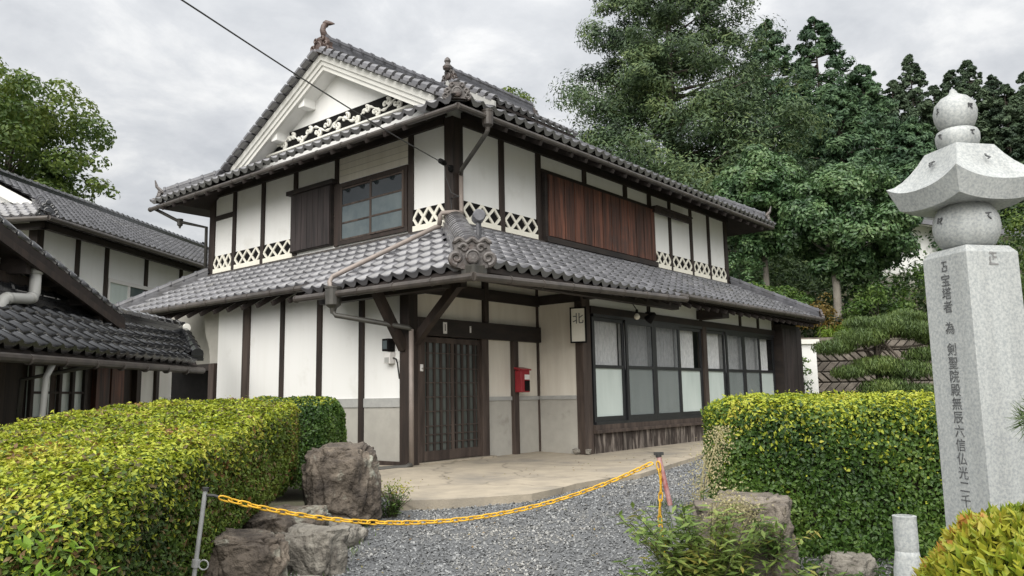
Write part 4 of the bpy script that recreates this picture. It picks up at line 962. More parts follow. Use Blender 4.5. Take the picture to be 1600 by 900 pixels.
def back_house():
    fr = Frame((-10.32, 17.1), 6.7)
    h = thing('neighbour_house', 'white two storey neighbouring house with posts and hipped grey roof at far left', 'house', fr(5, 3, 0))
    B = lambda n, m, *a: build(n, fbox(fr, MB(), *a), m, h)
    B('side_wall', M['plaster'], .8, 13.2, .75, .9, -.1, 5.25); B('end_wall', M['plaster'], .65, .8, .75, 5.6, -.1, 5.25); B('rear_wall', M['plaster'], .8, 13.2, 5.5, 5.6, -.1, 5.25)
    B('post', M['timber'], .58, .80, .68, .90, -.1, 5.2)
    for s in (2.0, 3.15, 4.95, 6.8, 9.0, 11.0): B('post', M['timber'], s, s + .13, .70, .80, 2.5, 5.1)
    for t in (2.4, 4.0): B('post', M['timber'], .60, .7, t, t + .12, 2.5, 5.1)
    B('eave_beam', M['timber_h'], .2, 13.6, .22, .34, 4.86, 5.0); B('eave_beam', M['timber_h'], .2, .32, .22, 6.2, 4.86, 5.0)
    B('head_beam', M['timber_h'], .64, 13.3, .68, .92, 5.04, 5.18)
    B('window_ledge', M['timber_w'], 3.28, 6.8, .62, .76, 3.05, 3.2)
    w_ = B('window_frame', M['paper'], 3.30, 6.8, .70, .76, 3.2, 3.27)
    for s in (3.30, 4.18, 5.35, 6.72): build('window_stile', fbox(fr, MB(), s, s + .07, .69, .76, 3.27, 4.10), M['paper'], w_)
    build('window_head', fbox(fr, MB(), 3.30, 6.8, .69, .76, 4.10, 4.20), M['paper'], w_)
    for k, (s, e) in enumerate(((3.37, 4.18), (4.25, 5.35), (5.42, 6.72))): build('pane', fbox(fr, MB(), s, e, .73, .74, 3.27, 4.10), M['frost' if k != 1 else 'frost_blue'], w_)
    # roof
    S = .53; z0 = 5.08
    d = MB(); lo = .035
    slab(d, [fr(0, 0, z0 - lo), fr(0, 6.4, z0 - lo), fr(1.2, 5.2, z0 + S * 1.2 - lo), fr(1.2, 1.2, z0 + S * 1.2 - lo)][::-1])
    slab(d, [fr(0, 0, z0 - lo), fr(1.2, 1.2, z0 + S * 1.2 - lo), fr(1.2, 3.2, z0 + S * 3.2 - lo), fr(14, 3.2, z0 + S * 3.2 - lo), fr(14, 0, z0 - lo)][::-1])
    slab(d, [fr(0, 6.4, z0 - lo), fr(1.2, 5.2, z0 + S * 1.2 - lo), fr(1.2, 3.2, z0 + S * 3.2 - lo), fr(14, 3.2, z0 + S * 3.2 - lo), fr(14, 6.4, z0 - lo)])
    part = build('roof', d, M['soffit'], h)
    X1, X2 = Vector((*[fr.e1[0] * RT[i] + fr.e1[1] * FW[i] for i in (0, 1)], 0)), Vector((*[fr.e2[0] * RT[i] + fr.e2[1] * FW[i] for i in (0, 1)], 0))
    v = (X2 + Vector((0, 0, S))).normalized(); v2 = (X1 + Vector((0, 0, S))).normalized(); up = Vector((0, 0, 1))
    def st(p): q = p - fr(0, 0, 0); return q.dot(X1), q.dot(X2)
    def m1(p, j): s, t = st(p); return s > (t + .05 if t < 1.2 else 1.15) and t < 3.15
    def m2(p, j): s, t = st(p); return s < 1.15 and s + .05 < t < 6.35 - s
    A = field(fr(-.1, -.04, z0), X1, v, 58, 13, .2452, .272, m1)
    Cc = field(fr(-.04, 6.5, z0), -X2, v2, 27, 5, .2452, .272, m2)
    lay([t for t, j in A + Cc if j == 0], EAVE, part, 90, M['tile'], 'eave_tile')
    lay([t for t, j in A + Cc if j], TILE, part, 300, M['tile'])
    build('main_ridge', ridge_mb(fr(1.1, 3.2, z0 + S * 3.2 - .02), fr(12.7, 3.2, z0 + S * 3.2 - .02), .26, 3, .05, .09), M['tile_dark'], h)
    build('hip_ridge', ridge_mb(fr(.1, .1, z0 + .04), fr(1.2, 1.2, z0 + S * 1.2), .22, 3, .05, .08), M['tile_edge'], h)
    build('ridge_end_tile', oni_mb(fr(.04, .04, z0 + .0), -(X1 + X2), .75, True), M['tile_dark'], h)
    build('ridge_end_tile', oni_mb(fr(12.8, 3.2, z0 + S * 3.2 - .05), X1, .7, True), M['tile_dark'], h)
    build('gable_wall', MB().add([fr(1.25, 1.3, z0 + S * 1.2), fr(1.25, 5.1, z0 + S * 1.2), fr(1.25, 3.2, z0 + S * 3.1), fr(1.4, 1.3, z0 + S * 1.2), fr(1.4, 5.1, z0 + S * 1.2), fr(1.4, 3.2, z0 + S * 3.1)], [(0, 1, 2), (5, 4, 3), (0, 3, 4, 1), (1, 4, 5, 2), (2, 5, 3, 0)]), M['plaster'], h)
    for t0, t1 in ((.95, 3.2), (5.45, 3.2)):
        za, zb = z0 + S * min(t0, 6.4 - t0) + .0, z0 + S * 3.2
        build('bargeboard', MB().hexa([fr(1.0, t0, za - .28), fr(1.0, t1, zb - .28), fr(1.08, t1, zb - .28), fr(1.08, t0, za - .28), fr(1.0, t0, za - .02), fr(1.0, t1, zb - .02), fr(1.08, t1, zb - .02), fr(1.08, t0, za - .02)]), M['barge'], h)
    g = MB(); g.tube([fr(-.1, -.1, z0 - .06), fr(14, -.1, z0 - .06)], .055, 10); build('gutter', g, M['gutter'], h)
    g = MB(); g.tube([fr(-.1, -.1, z0 - .06), fr(-.1, 6.4, z0 - .06)], .055, 10); build('gutter', g, M['gutter'], h)
back_house()

def shed():
    h = thing('side_building', 'low dark timber outbuilding with black glazed tiles behind the left hedge', 'outbuilding', G(-6.2, 11, -.2))
    fr = Frame((-5.95, 8.0), 1.0)     # gable wall plane, s = forward
    X1 = (fr(1, 0, 0) - fr(0, 0, 0)); X2 = (fr(0, 1, 0) - fr(0, 0, 0))
    B = lambda n, m, *a: build(n, fbox(fr, MB(), *a), m, h)
    # main gable roof: seen is its right-hand rake falling away from the viewer
    rz = lambda s: 2.83 - .285 * (s - .6)
    d = MB(); slab(d, [fr(-2.2, -.40, rz(-2.2)), fr(-2.2, 5, rz(-2.2)), fr(3.1, 5, rz(3.1)), fr(3.1, -.40, rz(3.1))][::-1], .10)
    part = build('main_roof', d, M['soffit'], h)
    vv = (-X1 + Vector((0, 0, .285))).normalized()
    T = field(fr(3.16, 4.9, rz(3.16) + .035), -X2, vv, 22, 17, .236, .27, lambda p, j: True)
    lay([t for t, j in T if j == 0], EAVE_D, part, 40, M['tile_dark'], 'eave_tile')
    lay([t for t, j in T if j], TILE_D, part, 120, M['tile_dark'])
    vt = MB().tube([(0, -.12, 0), (0, .12, 0), (0, .13, 0)], [.060, .050, .04], 8); me = raw_mesh('verge_tile', vt, M['tile_dark'], True)
    for i in range(20):
        s = -2.1 + i * .262; c = fr(s, -.36, rz(s) + .03); yv = (X1 + Vector((0, 0, -.285))).normalized(); xv = -X2; zv = xv.cross(yv)
        inst('verge_tile', me, Matrix(((xv.x, yv.x, zv.x, c.x), (xv.y, yv.y, zv.y, c.y), (xv.z, yv.z, zv.z, c.z), (0, 0, 0, 1))), part)
    build('bargeboard', MB().hexa([fr(-2.2, -.40, rz(-2.2) - .19), fr(3.1, -.40, rz(3.1) - .19), fr(3.1, -.35, rz(3.1) - .19), fr(-2.2, -.35, rz(-2.2) - .19), fr(-2.2, -.40, rz(-2.2) - .10), fr(3.1, -.40, rz(3.1) - .10), fr(3.1, -.35, rz(3.1) - .10), fr(-2.2, -.35, rz(-2.2) - .10)]), M['timber'], h)
    for i in range(9):
        s = -1.9 + i * .58
        build('rafter', MB().beam(fr(s, -.34, rz(s) - .14), fr(s, 1.2, rz(s) - .14), .07, .08), M['soffit'], h)
    # gable wall with posts, upper part above the pent roof
    B('gable_wall', M['plaster'], -2.2, 2.7, 0, .12, 2.02, 2.25)
    build('gable_wall', MB().add([fr(-2.2, 0, 2.25), fr(-2.2, .12, 2.25), fr(2.6, .12, 2.25), fr(2.6, 0, 2.25), fr(-2.2, 0, rz(-2.2) - .1), fr(-2.2, .12, rz(-2.2) - .1), fr(2.6, .12, rz(2.6) - .1), fr(2.6, 0, rz(2.6) - .1)], [(3, 2, 1, 0), (4, 5, 6, 7), (0, 1, 5, 4), (1, 2, 6, 5), (2, 3, 7, 6), (3, 0, 4, 7)]), M['plaster'], h)
    for s in (-.4, .75, 2.0): B('post', M['timber_w'], s, s + .12, -.05, .06, -.5, rz(s) - .12)
    build('tie_beam', fbox(fr, MB(), -2.2, 2.8, -.09, .05, 2.32, 2.46), M['timber'], h)
    build('purlin', MB().beam(fr(1.0, -.32, rz(1.0) - .22), fr(1.0, .4, rz(1.0) - .22), .10, .12), M['soffit'], h)
    build('purlin', MB().beam(fr(2.6, -.32, rz(2.6) - .22), fr(2.6, .4, rz(2.6) - .22), .10, .12), M['soffit'], h)
    # lower walls under the pent roof
    B('lower_wall', M['timber'], -2.2, 5.4, -.02, .10, -.6, 2.02)
    B('lower_post', M['timber_w'], .9, 1.05, -.10, .0, -.6, 1.9)
    wf = B('lattice_window_frame', M['timber_w'], 1.55, 2.75, -.07, -.02, .70, .78)
    build('lattice_window_head', fbox(fr, MB(), 1.55, 2.75, -.07, -.02, 1.40, 1.48), M['timber'], wf)
    build('pane', fbox(fr, MB(), 1.55, 2.75, -.045, -.035, .78, 1.40), M['frost'], wf)
    for i in range(5): build('window_bar', fbox(fr, MB(), 1.55 + i * .29, 1.61 + i * .29, -.09, -.05, .78, 1.40), M['timber'], wf)
    build('window_bar', fbox(fr, MB(), 1.55, 2.75, -.085, -.05, 1.06, 1.09), M['timber'], wf)
    for s0, s1 in ((3.0, 3.35), (3.4, 3.75)): B('red_brown_post', M['redboard'], s0, s1, -.09, -.02, -.6, 1.5)
    for s0, s1 in ((4.25, 4.75), (4.85, 5.4)): B('plaster_panel', M['plaster'], s0, s1, -.05, -.02, -.6, 1.5)
    B('end_post', M['timber'], 4.75, 4.85, -.10, -.02, -.6, 1.6); B('end_post', M['timber'], 4.12, 4.25, -.10, -.02, -.6, 1.6)
    # pent roof
    ze, zt = 1.52, 2.08; S = (zt - ze) / .80; d = MB()
    slab(d, [fr(-2.0, -.92, ze - .03), fr(4.35, -.92, ze - .03), fr(5.9, -.05, zt - .03), fr(-2.0, -.05, zt - .03)], .06)
    pr = build('pent_roof', d, M['soffit'], h)
    vv = (X2 + Vector((0, 0, S))).normalized()
    T = field(fr(-2.0, -.96, ze - .01), X1, vv, 30, 4, .236, .25, lambda p, j: (p - fr(0, 0, 0)).dot(X1) < 4.25 + j * .36)
    lay([t for t, j in T if j == 0], EAVE_D, pr, 60, M['tile_dark'], 'eave_tile')
    lay([t for t, j in T if j], TILE_D, pr, 170, M['tile_dark'])
    rb = ridge_mb(fr(.2, -.06, zt - .02), fr(5.7, -.06, zt - .06), .26, 4, .05, .085)
    build('pent_ridge', rb, M['tile_dark'], h)
    build('hip_ridge', ridge_mb(fr(4.40, -.9, ze + .04), fr(5.6, -.15, zt - .05), .2, 2, .05, .08), M['tile_dark'], h)
    build('ridge_end_tile', oni_mb(fr(5.75, -.06, zt - .04), X1 * .6 - X2 * .8, .55, True), M['tile_dark'], h)
    build('ridge_cap', MB().lathe([(.0, 0), (.07, .0), (.07, .03), (.0, .035)], 14, Matrix.Translation(fr(5.55, -.2, zt + .12)) @ (-X2 * .8 - X1 * .6).to_track_quat('Z', 'Y').to_matrix().to_4x4()), M['white'], h)
    for i in range(12):
        s = -1.7 + i * .48
        build('rafter', MB().beam(fr(s, -.86, ze - .09), fr(s, -.02, zt - .11), .05, .06), M['timber_w'], h)
    g = MB(); g.tube([fr(-2, -.98, ze - .13), fr(4.42, -.98, ze - .11)], .05, 10)
    for i in range(10): g.tube([fr(-1.8 + i * .62, -.98, ze - .13), fr(-1.77 + i * .62, -.98, ze - .13)], .06, 10)
    build('gutter', g, M['gutter'], h)
    g = MB(); g.tube([fr(.55, -.95, ze - .15), fr(.52, -.9, ze - .3), fr(.5, -.86, -.4)], .045, 10, sq=.7); build('downpipe', g, M['pipe_grey'], h, smooth=True)
    g = MB(); g.tube([fr(1.25, -.98, ze - .15), fr(1.2, -.2, ze - .3), fr(1.2, -.14, -.4)], .032, 8); build('downpipe', g, M['pipe_dark'], h, smooth=True)
    # fat grey drain pipe with two bends on the gable
    g = MB(); P = [fr(1.17, -.30, 2.52), fr(1.17, -.30, 2.24), fr(1.14, -.30, 2.18), fr(1.06, -.30, 2.15), fr(.72, -.30, 2.12), fr(.63, -.30, 2.09), fr(.60, -.30, 2.02), fr(.59, -.30, 1.80)]
    g.tube(P, .062, 14)
    for q, w_ in ((0, .076), (2, .070), (4, .070)): g.tube([P[q], P[q] + (P[q + 1] - P[q]).normalized() * .06], w_, 14)
    build('drain_pipe', g, M['pipe_grey'], h, smooth=True)
shed()

def storehouse():
    fr = Frame((17.2, 34.5), 62)
    h = thing('storehouse', 'white plastered storehouse high on the slope, mostly hidden behind the stone monument', 'storehouse', fr(4, 2, 5.4))
    z0, z1 = 5.0, 8.55
    B = lambda n, m, *a: build(n, fbox(fr, MB(), *a), m, h)
    B('wall', M['plaster'], 0, 9, 0, 5, z0, z1)
    B('dado', M['cement'], -.02, 9.02, -.02, 5.02, z0, z0 + 1.0)
    B('window', M['frame'], 5.0, 5.9, -.04, .02, 6.9, 7.8)
    for t0, t1, za, zb in ((-.9, 2.5, 8.35, 10.0), (5.9, 2.5, 8.35, 10.0)):
        d = MB(); pts = [fr(-.8, t0, za), fr(9.8, t0, za), fr(9.8, t1, zb), fr(-.8, t1, zb)]
        slab(d, pts if t0 < 0 else pts[::-1], .22); build('roof', d, M['tile'], h)
    d = MB(); slab(d, [fr(-.7, -.8, 8.14), fr(9.7, -.8, 8.14), fr(9.7, .0, 8.5), fr(-.7, .0, 8.5)], .06); build('eave_plaster', d, M['white'], h)
    build('ridge', ridge_mb(fr(-.8, 2.5, 10.0), fr(9.8, 2.5, 10.0), .4, 4, .08, .12), M['tile'], h)
    build('gable', MB().add([fr(0, 0, z1), fr(0, 5, z1), fr(0, 2.5, 9.8), fr(.1, 0, z1), fr(.1, 5, z1), fr(.1, 2.5, 9.8)], [(0, 2, 1), (3, 4, 5), (0, 1, 4, 3), (1, 2, 5, 4), (2, 0, 3, 5)]), M['plaster'], h)
    # little white plastered wall beside the right end of the house
    w_ = thing('garden_wall', 'white plastered wall end between the dark shutter box and the stone retaining wall', 'wall', G(8.3, 22.6, 0))
    f2 = Frame((7.6, 22.6), 90)
    build('wall_body', fbox(f2, MB(), 0, 1.1, -.0, .2, -.2, 2.25), M['plaster'], w_)
    build('coping', fbox(f2, MB(), -.06, 1.18, -.08, .28, 2.25, 2.38), M['white'], w_)
    build('base_course', fbox(f2, MB(), -.01, 1.11, -.012, .21, -.2, .5), M['cement'], w_)
storehouse()

def retaining_wall():
    t = thing('retaining_wall', 'herringbone stone retaining wall below the slope right of the house', 'wall', G(11, 24.2, 0))
    f = Frame((8.75, 24.2), 90)
    build('joint_backing', fbox(f, MB(), 0, 8.5, -.15, .05, -.2, 2.42), M['mortar'], t)
    h = .33; wd = .27; n = 0
    for row in range(8):
        z = -.12 + row * h * .96; lean = .30 * (1 if row % 2 else -1)
        s = -.2
        while s < 8.4:
            a = .018; dz = random.uniform(0, .03)
            P = [(s + a, z + a), (s + wd - a, z + a), (s + wd + lean - a, z + h - a), (s + lean + a, z + h - a)]
            if min(p[0] for p in P) > 0 and max(p[0] for p in P) < 8.4 and n < 290:
                cx = sum(p[0] for p in P) / 4; cz = sum(p[1] for p in P) / 4
                q = [(cx + (x - cx) * .82, cz + (y - cz) * .82) for x, y in P]
                mb = MB(); mb.add([f(x, -.15, y) for x, y in P] + [f(x, -.20, y) for x, y in P] + [f(x, -.225 - dz, y) for x, y in q],
                    [(0, 1, 5, 4), (1, 2, 6, 5), (2, 3, 7, 6), (3, 0, 4, 7), (4, 5, 9, 8), (5, 6, 10, 9), (6, 7, 11, 10), (7, 4, 8, 11), (8, 9, 10, 11)])
                build('stone', mb, M['wallstone'], t); n += 1
            s += wd
    build('capstones', fbox(f, MB(), 0, 8.5, -.22, .12, 2.42, 2.52), M['wallstone'], t)
retaining_wall()

# ================================================================= MONUMENT
def monument():
    C = G(2.345, 3.97, 0)
    t = thing('stone_monument', 'tall pale granite five-tier stone monument with engraved black characters', 'monument', C)
    yaw = math.atan2(-FW[1] * 3.97 - RT[1] * 2.31, -FW[0] * 3.97 - RT[0] * 2.31) + math.radians(-3) - math.pi / 4   # +x face and +y face both look at the viewer
    R = Matrix.Translation(C) @ Matrix.Rotation(yaw, 4, 'Z')
    a = .150
    def sq(hw, z): return [(hw, hw, z), (-hw, hw, z), (-hw, -hw, z), (hw, -hw, z)]
    def stack(levels):
        mb = MB(); V = []
        for hw, z in levels: V += [R @ Vector(p) for p in sq(hw, z)]
        F = [(0, 3, 2, 1)]
        n = len(levels)
        for i in range(n - 1):
            for k in range(4): F.append((i * 4 + k, i * 4 + (k + 1) % 4, (i + 1) * 4 + (k + 1) % 4, (i + 1) * 4 + k))
        F.append(tuple((n - 1) * 4 + k for k in range(4))); return mb.add(V, F)
    build('pillar', stack([(a + .004, -.60), (a, 1.60), (a - .022, 1.632), (a - .024, 1.636)]), M['granite'], t, bevel=.003)
    build('plinth', stack([(.32, -.72), (.32, -.42), (.30, -.40)]), M['granite'], t, bevel=.006)
    T = lambda z: R @ Matrix.Translation((0, 0, z))
    prof = [(.085, 0), (.126, .022), (.149, .068), (.156, .118), (.150, .165), (.130, .208), (.098, .24)]
    build('sphere', MB().lathe(prof, 40, T(1.634)), M['granite'], t, smooth=True)
    # roof stone: curved eaves rising to the corners, concave slopes
    n = 12; mb = MB(); V = []
    hw_b, hw_e, hw_t = .212, .253, .112
    def eh(u): return .060 * abs(u) ** 2.4
    def ring(fn):
        out_ = []
        for k in range(4):
            for i in range(n):
                u = -1 + 2 * i / n; out_.append(R @ Matrix.Rotation(k * math.pi / 2, 4, 'Z') @ Vector(fn(u)))
        return out_
    ri = [ring(lambda u: (hw_b, hw_b * u, 1.850 + eh(u) * .5)), ring(lambda u: (hw_e, hw_e * u, 1.945 + eh(u)))]
    for q in (.2, .4, .6, .8, 1.0):
        hw = hw_e + (hw_t - hw_e) * q; zz = lambda u, q=q: 1.945 + eh(u) * (1 - q) ** 1.5 + .20 * q ** 1.45 + .02 * q
        ri.append(ring(lambda u, hw=hw, zz=zz: (hw, hw * u, zz(u))))
    m = 4 * n; V = sum(ri, []); F = [tuple(reversed(range(m)))]
    for i in range(len(ri) - 1):
        for k in range(m): F.append((i * m + k, i * m + (k + 1) % m, (i + 1) * m + (k + 1) % m, (i + 1) * m + k))
    F.append(tuple((len(ri) - 1) * m + k for k in range(m)))
    rs = build('roof_stone', mb.add(V, F), M['granite'], t)
    rs.data.shade_smooth()
    md = rs.modifiers.new('edges', 'EDGE_SPLIT'); md.split_angle = math.radians(25)
    build('bowl', MB().lathe([(.072, 0), (.094, .020), (.104, .052), (.104, .082), (.095, .102), (.078, .112)], 36, T(2.160)), M['granite'], t, smooth=True)
    build('jewel', MB().lathe([(.062, 0), (.086, .022), (.101, .062), (.104, .10), (.094, .142), (.066, .175), (.038, .190), (.023, .200), (.016, .216), (.004, .230)], 36, T(2.268)), M['granite'], t, smooth=True)
    # inscriptions: the +y side is on the left as seen, the +x side on the right
    def face(side, off, z, s=0., tilt=0.):
        ang = math.pi / 2 if side == 'L' else 0
        A = R @ Matrix.Rotation(ang, 4, 'Z')
        # local: outward +x, text right = +y, up = z
        return A @ Matrix(((0, math.sin(tilt) * 0, 1, off), (1, 0, 0, s), (0, 1, 0, z), (0, 0, 0, 1))) @ Matrix.Rotation(0, 4, 'Z')
    SIDE = ('R', 'L')
    # decide which side is on the left in view
    pl = R @ Vector((0, 1, 0)); rl = (pl - C).dot(Vector((*RT, 0))); LEFT, RIGHT = ('L', 'R') if rl < 0 else ('R', 'L')
    chars = '宝塔者・為・剣聖院殿無辰六信仏光二千'
    z = 1.470
    for ch in chars:
        if ch == '・': z -= .040; continue
        text(ch, face(LEFT, a + .0035, z, .0), .066, M['ink'], t, 'inscription'); z -= .0672
    def marks(side, off, z, s, sz, kind, m='ink'):
        A = face(side, off, z, s); mb = MB()
        S_ = {0: [[(-.4, .5), (.4, .5)], [(-.1, .5), (-.15, 0), (.35, .05), (.3, -.5), (-.4, -.5)], [(-.3, -.1), (-.35, -.5)]],
              1: [[(-.4, .4), (.1, .5), (.4, .35)], [(0, .45), (-.1, .0), (.3, -.1)], [(.2, .1), (.35, -.5)]],
              2: [[(-.3, .5), (-.35, -.3)], [(-.1, .3), (.4, .4), (.3, 0), (-.1, .0)], [(0, -.1), (.45, -.5)]],
              3: [[(-.35, .45), (.35, .45)], [(0, .45), (0, -.1)], [(0, .1), (.35, .1)], [(-.3, .15), (-.3, -.45)], [(-.45, -.45), (.45, -.5)]]}[kind]
        for st_ in S_:
            for (x0, y0), (x1, y1) in zip(st_, st_[1:]):
                p, q = Vector((x0 * sz, y0 * sz, 0)), Vector((x1 * sz, y1 * sz, 0)); d = (q - p).normalized(); nn = Vector((-d.y, d.x, 0)) * sz * .09
                mb.add([A @ v for v in (p + nn, p - nn, q - nn * .6, q + nn * .6)], [(0, 1, 2, 3)])
        build('engraved_sign', mb, M[m], t)
    marks(LEFT, a + .003, 1.545, -.0, .045, 0)
    marks(RIGHT, a + .003, 1.565, .0, .06, 3, 'ink_faint')
    return R, marks, LEFT, RIGHT, t
R_MON, marks_fn, LFT, RGT, MON = monument()
def round_marks():
    """engraved signs on the round tiers and on the roof slopes, laid on the surface"""
    def on(r, z, ang, slope, sz, kind):
        # strokes as thin ribbons hugging a surface of revolution: local frame at (r, ang, z)
        A = R_MON @ Matrix.Rotation(ang, 4, 'Z') @ Matrix.Translation((r, 0, z)) @ Matrix.Rotation(-slope, 4, 'Y')
        S_ = {1: [[(-.4, .4), (.1, .5), (.4, .35)], [(0, .45), (-.1, .0), (.3, -.1)], [(.2, .1), (.35, -.5)]],
              2: [[(-.3, .5), (-.35, -.3)], [(-.1, .3), (.4, .4), (.3, 0), (-.1, .0)], [(0, -.1), (.45, -.5)]],
              4: [[(-.45, .35), (.45, .45)], [(.05, .4), (-.2, -.1)], [(-.2, -.1), (.2, -.5)]],
              5: [[(.1, .5), (-.1, .1)], [(-.1, .1), (.2, -.1), (-.3, -.5)]]}[kind]
        mb = MB()
        for st_ in S_:
            for (x0, y0), (x1, y1) in zip(st_, st_[1:]):
                p, q = Vector((.004, x0 * sz, y0 * sz)), Vector((.004, x1 * sz, y1 * sz)); d = (q - p).normalized(); nn = Vector((0, -d.z, d.y)) * sz * .10
                mb.hexa([A @ (v - Vector((.006, 0, 0))) for v in (p + nn, p - nn, q - nn * .6, q + nn * .6)] + [A @ v for v in (p + nn, p - nn, q - nn * .6, q + nn * .6)])
        build('engraved_sign', mb, M['ink'], MON)
    for ang, k in ((0, 0), (math.pi / 2, 1)):
        on(.104, 2.368, ang, -.05, 0.029, 2 if (k == 0) == (RGT == 'R') else 5)
        on(.1045, 2.228, ang, .0, 0.027, 4 if k else 1)
        on(.153, 1.78, ang, .25, 0.037, 4 if (k == 0) == (RGT == 'R') else 2)
        on(.180, 2.075, ang, .78, 0.048, 5 if k else 1)
round_marks()

# ================================================================= ROCKS, POSTS AND CHAIN
def rock(label, r, f, z, sx, sy, sz, yaw, m, seed, flat=.0, sub=5, amp=.34, sharp=1.0):
    bm = bmesh.new(); bmesh.ops.create_icosphere(bm, subdivisions=sub, radius=1)
    off = Vector((seed * 7.3, seed * 3.1, seed * 5.7))
    for v in bm.verts:
        p = v.co.copy()
        q = Vector([math.copysign(abs(c) ** .60, c) for c in p])          # blocky
        d = mnoise.fractal(p * 1.1 + off, 1.0, 2.0, 3) * amp + mnoise.ridged_multi_fractal(p * 2.6 + off, 1.0, 2.1, 4, 1.0, 2.0) * .05 * sharp - abs(mnoise.noise(p * 3.3 + off)) * .11 + mnoise.fractal(p * 9 + off, 1.0, 2.0, 3) * .03
        vd, vp = mnoise.voronoi(p * 1.5 + off); gap = vd[1] - vd[0]
        d += mnoise.noise(vp[0] * 5.1) * .10 - .07 * max(0, .12 - gap) / .12 - abs(mnoise.noise(p * 6.5 + off)) * .06
        v.co = q * (1 + d)
        if v.co.z > .78: v.co.z = .78 + (v.co.z - .78) * .35
    Mx = Matrix.Translation(G(r, f, z)) @ Matrix.Rotation(yaw, 4, 'Z') @ Matrix.Diagonal((sx, sy, sz, 1))
    me = bpy.data.meshes.new('rock'); bm.to_mesh(me); bm.free(); me.shade_smooth(); me.materials.append(m)
    me.transform(Mx.to_3x3().to_4x4())
    o = bpy.data.objects.new('rock', me); COL.objects.link(o); o.location = Mx.translation
    return tag(o, label, 'rock')
rock('large upright brown boulder standing at the end of the left hedge', -1.60, 7.3, .13, .31, .31, .45, .95, M['rock'], 1, sub=6)
rock('lichen spotted boulder under the near end of the left hedge', -1.72, 5.2, -.24, .23, .26, .38, 1.0, M['rock'], 2, sub=6)
rock('pale angular rock between the two brown boulders', -1.50, 5.95, -.19, .17, .26, .23, .3, M['rock_pale'], 3)
rock('low pale stone at the edge of the gravel by the front boulder', -1.40, 5.25, -.40, .17, .24, .22, .9, M['rock_pale'], 4)
rock('flat brown stone under the left hedge between the boulders', -1.86, 6.3, -.02, .34, .26, .14, .2, M['rock'], 8)
rock('dark footing stone behind the big upright boulder', -1.62, 6.7, -.2, .30, .3, .16, .2, M['rock_pale'], 9)
rock('mossy topped boulder with pale lichen beside the right chain post', 1.50, 5.35, -.12, .30, .30, .45, .2, M['rock_moss'], 5, sub=6)
rock('small grey stone in the shade under the right hedge', 2.22, 5.5, -.33, .15, .15, .2, .2, M['rock_pale'], 6)
rock('small loose stone at the foot of the entrance corner post', 5.2 - 5.2 + 1.0, 12.95, .02, .06, .06, .05, .2, M['rock_pale'], 10, sub=3)
rock('pale pebble beside the loose stone before the bay', 1.18, 12.9, .02, .08, .05, .045, .6, M['rock_pale'], 11, sub=3)

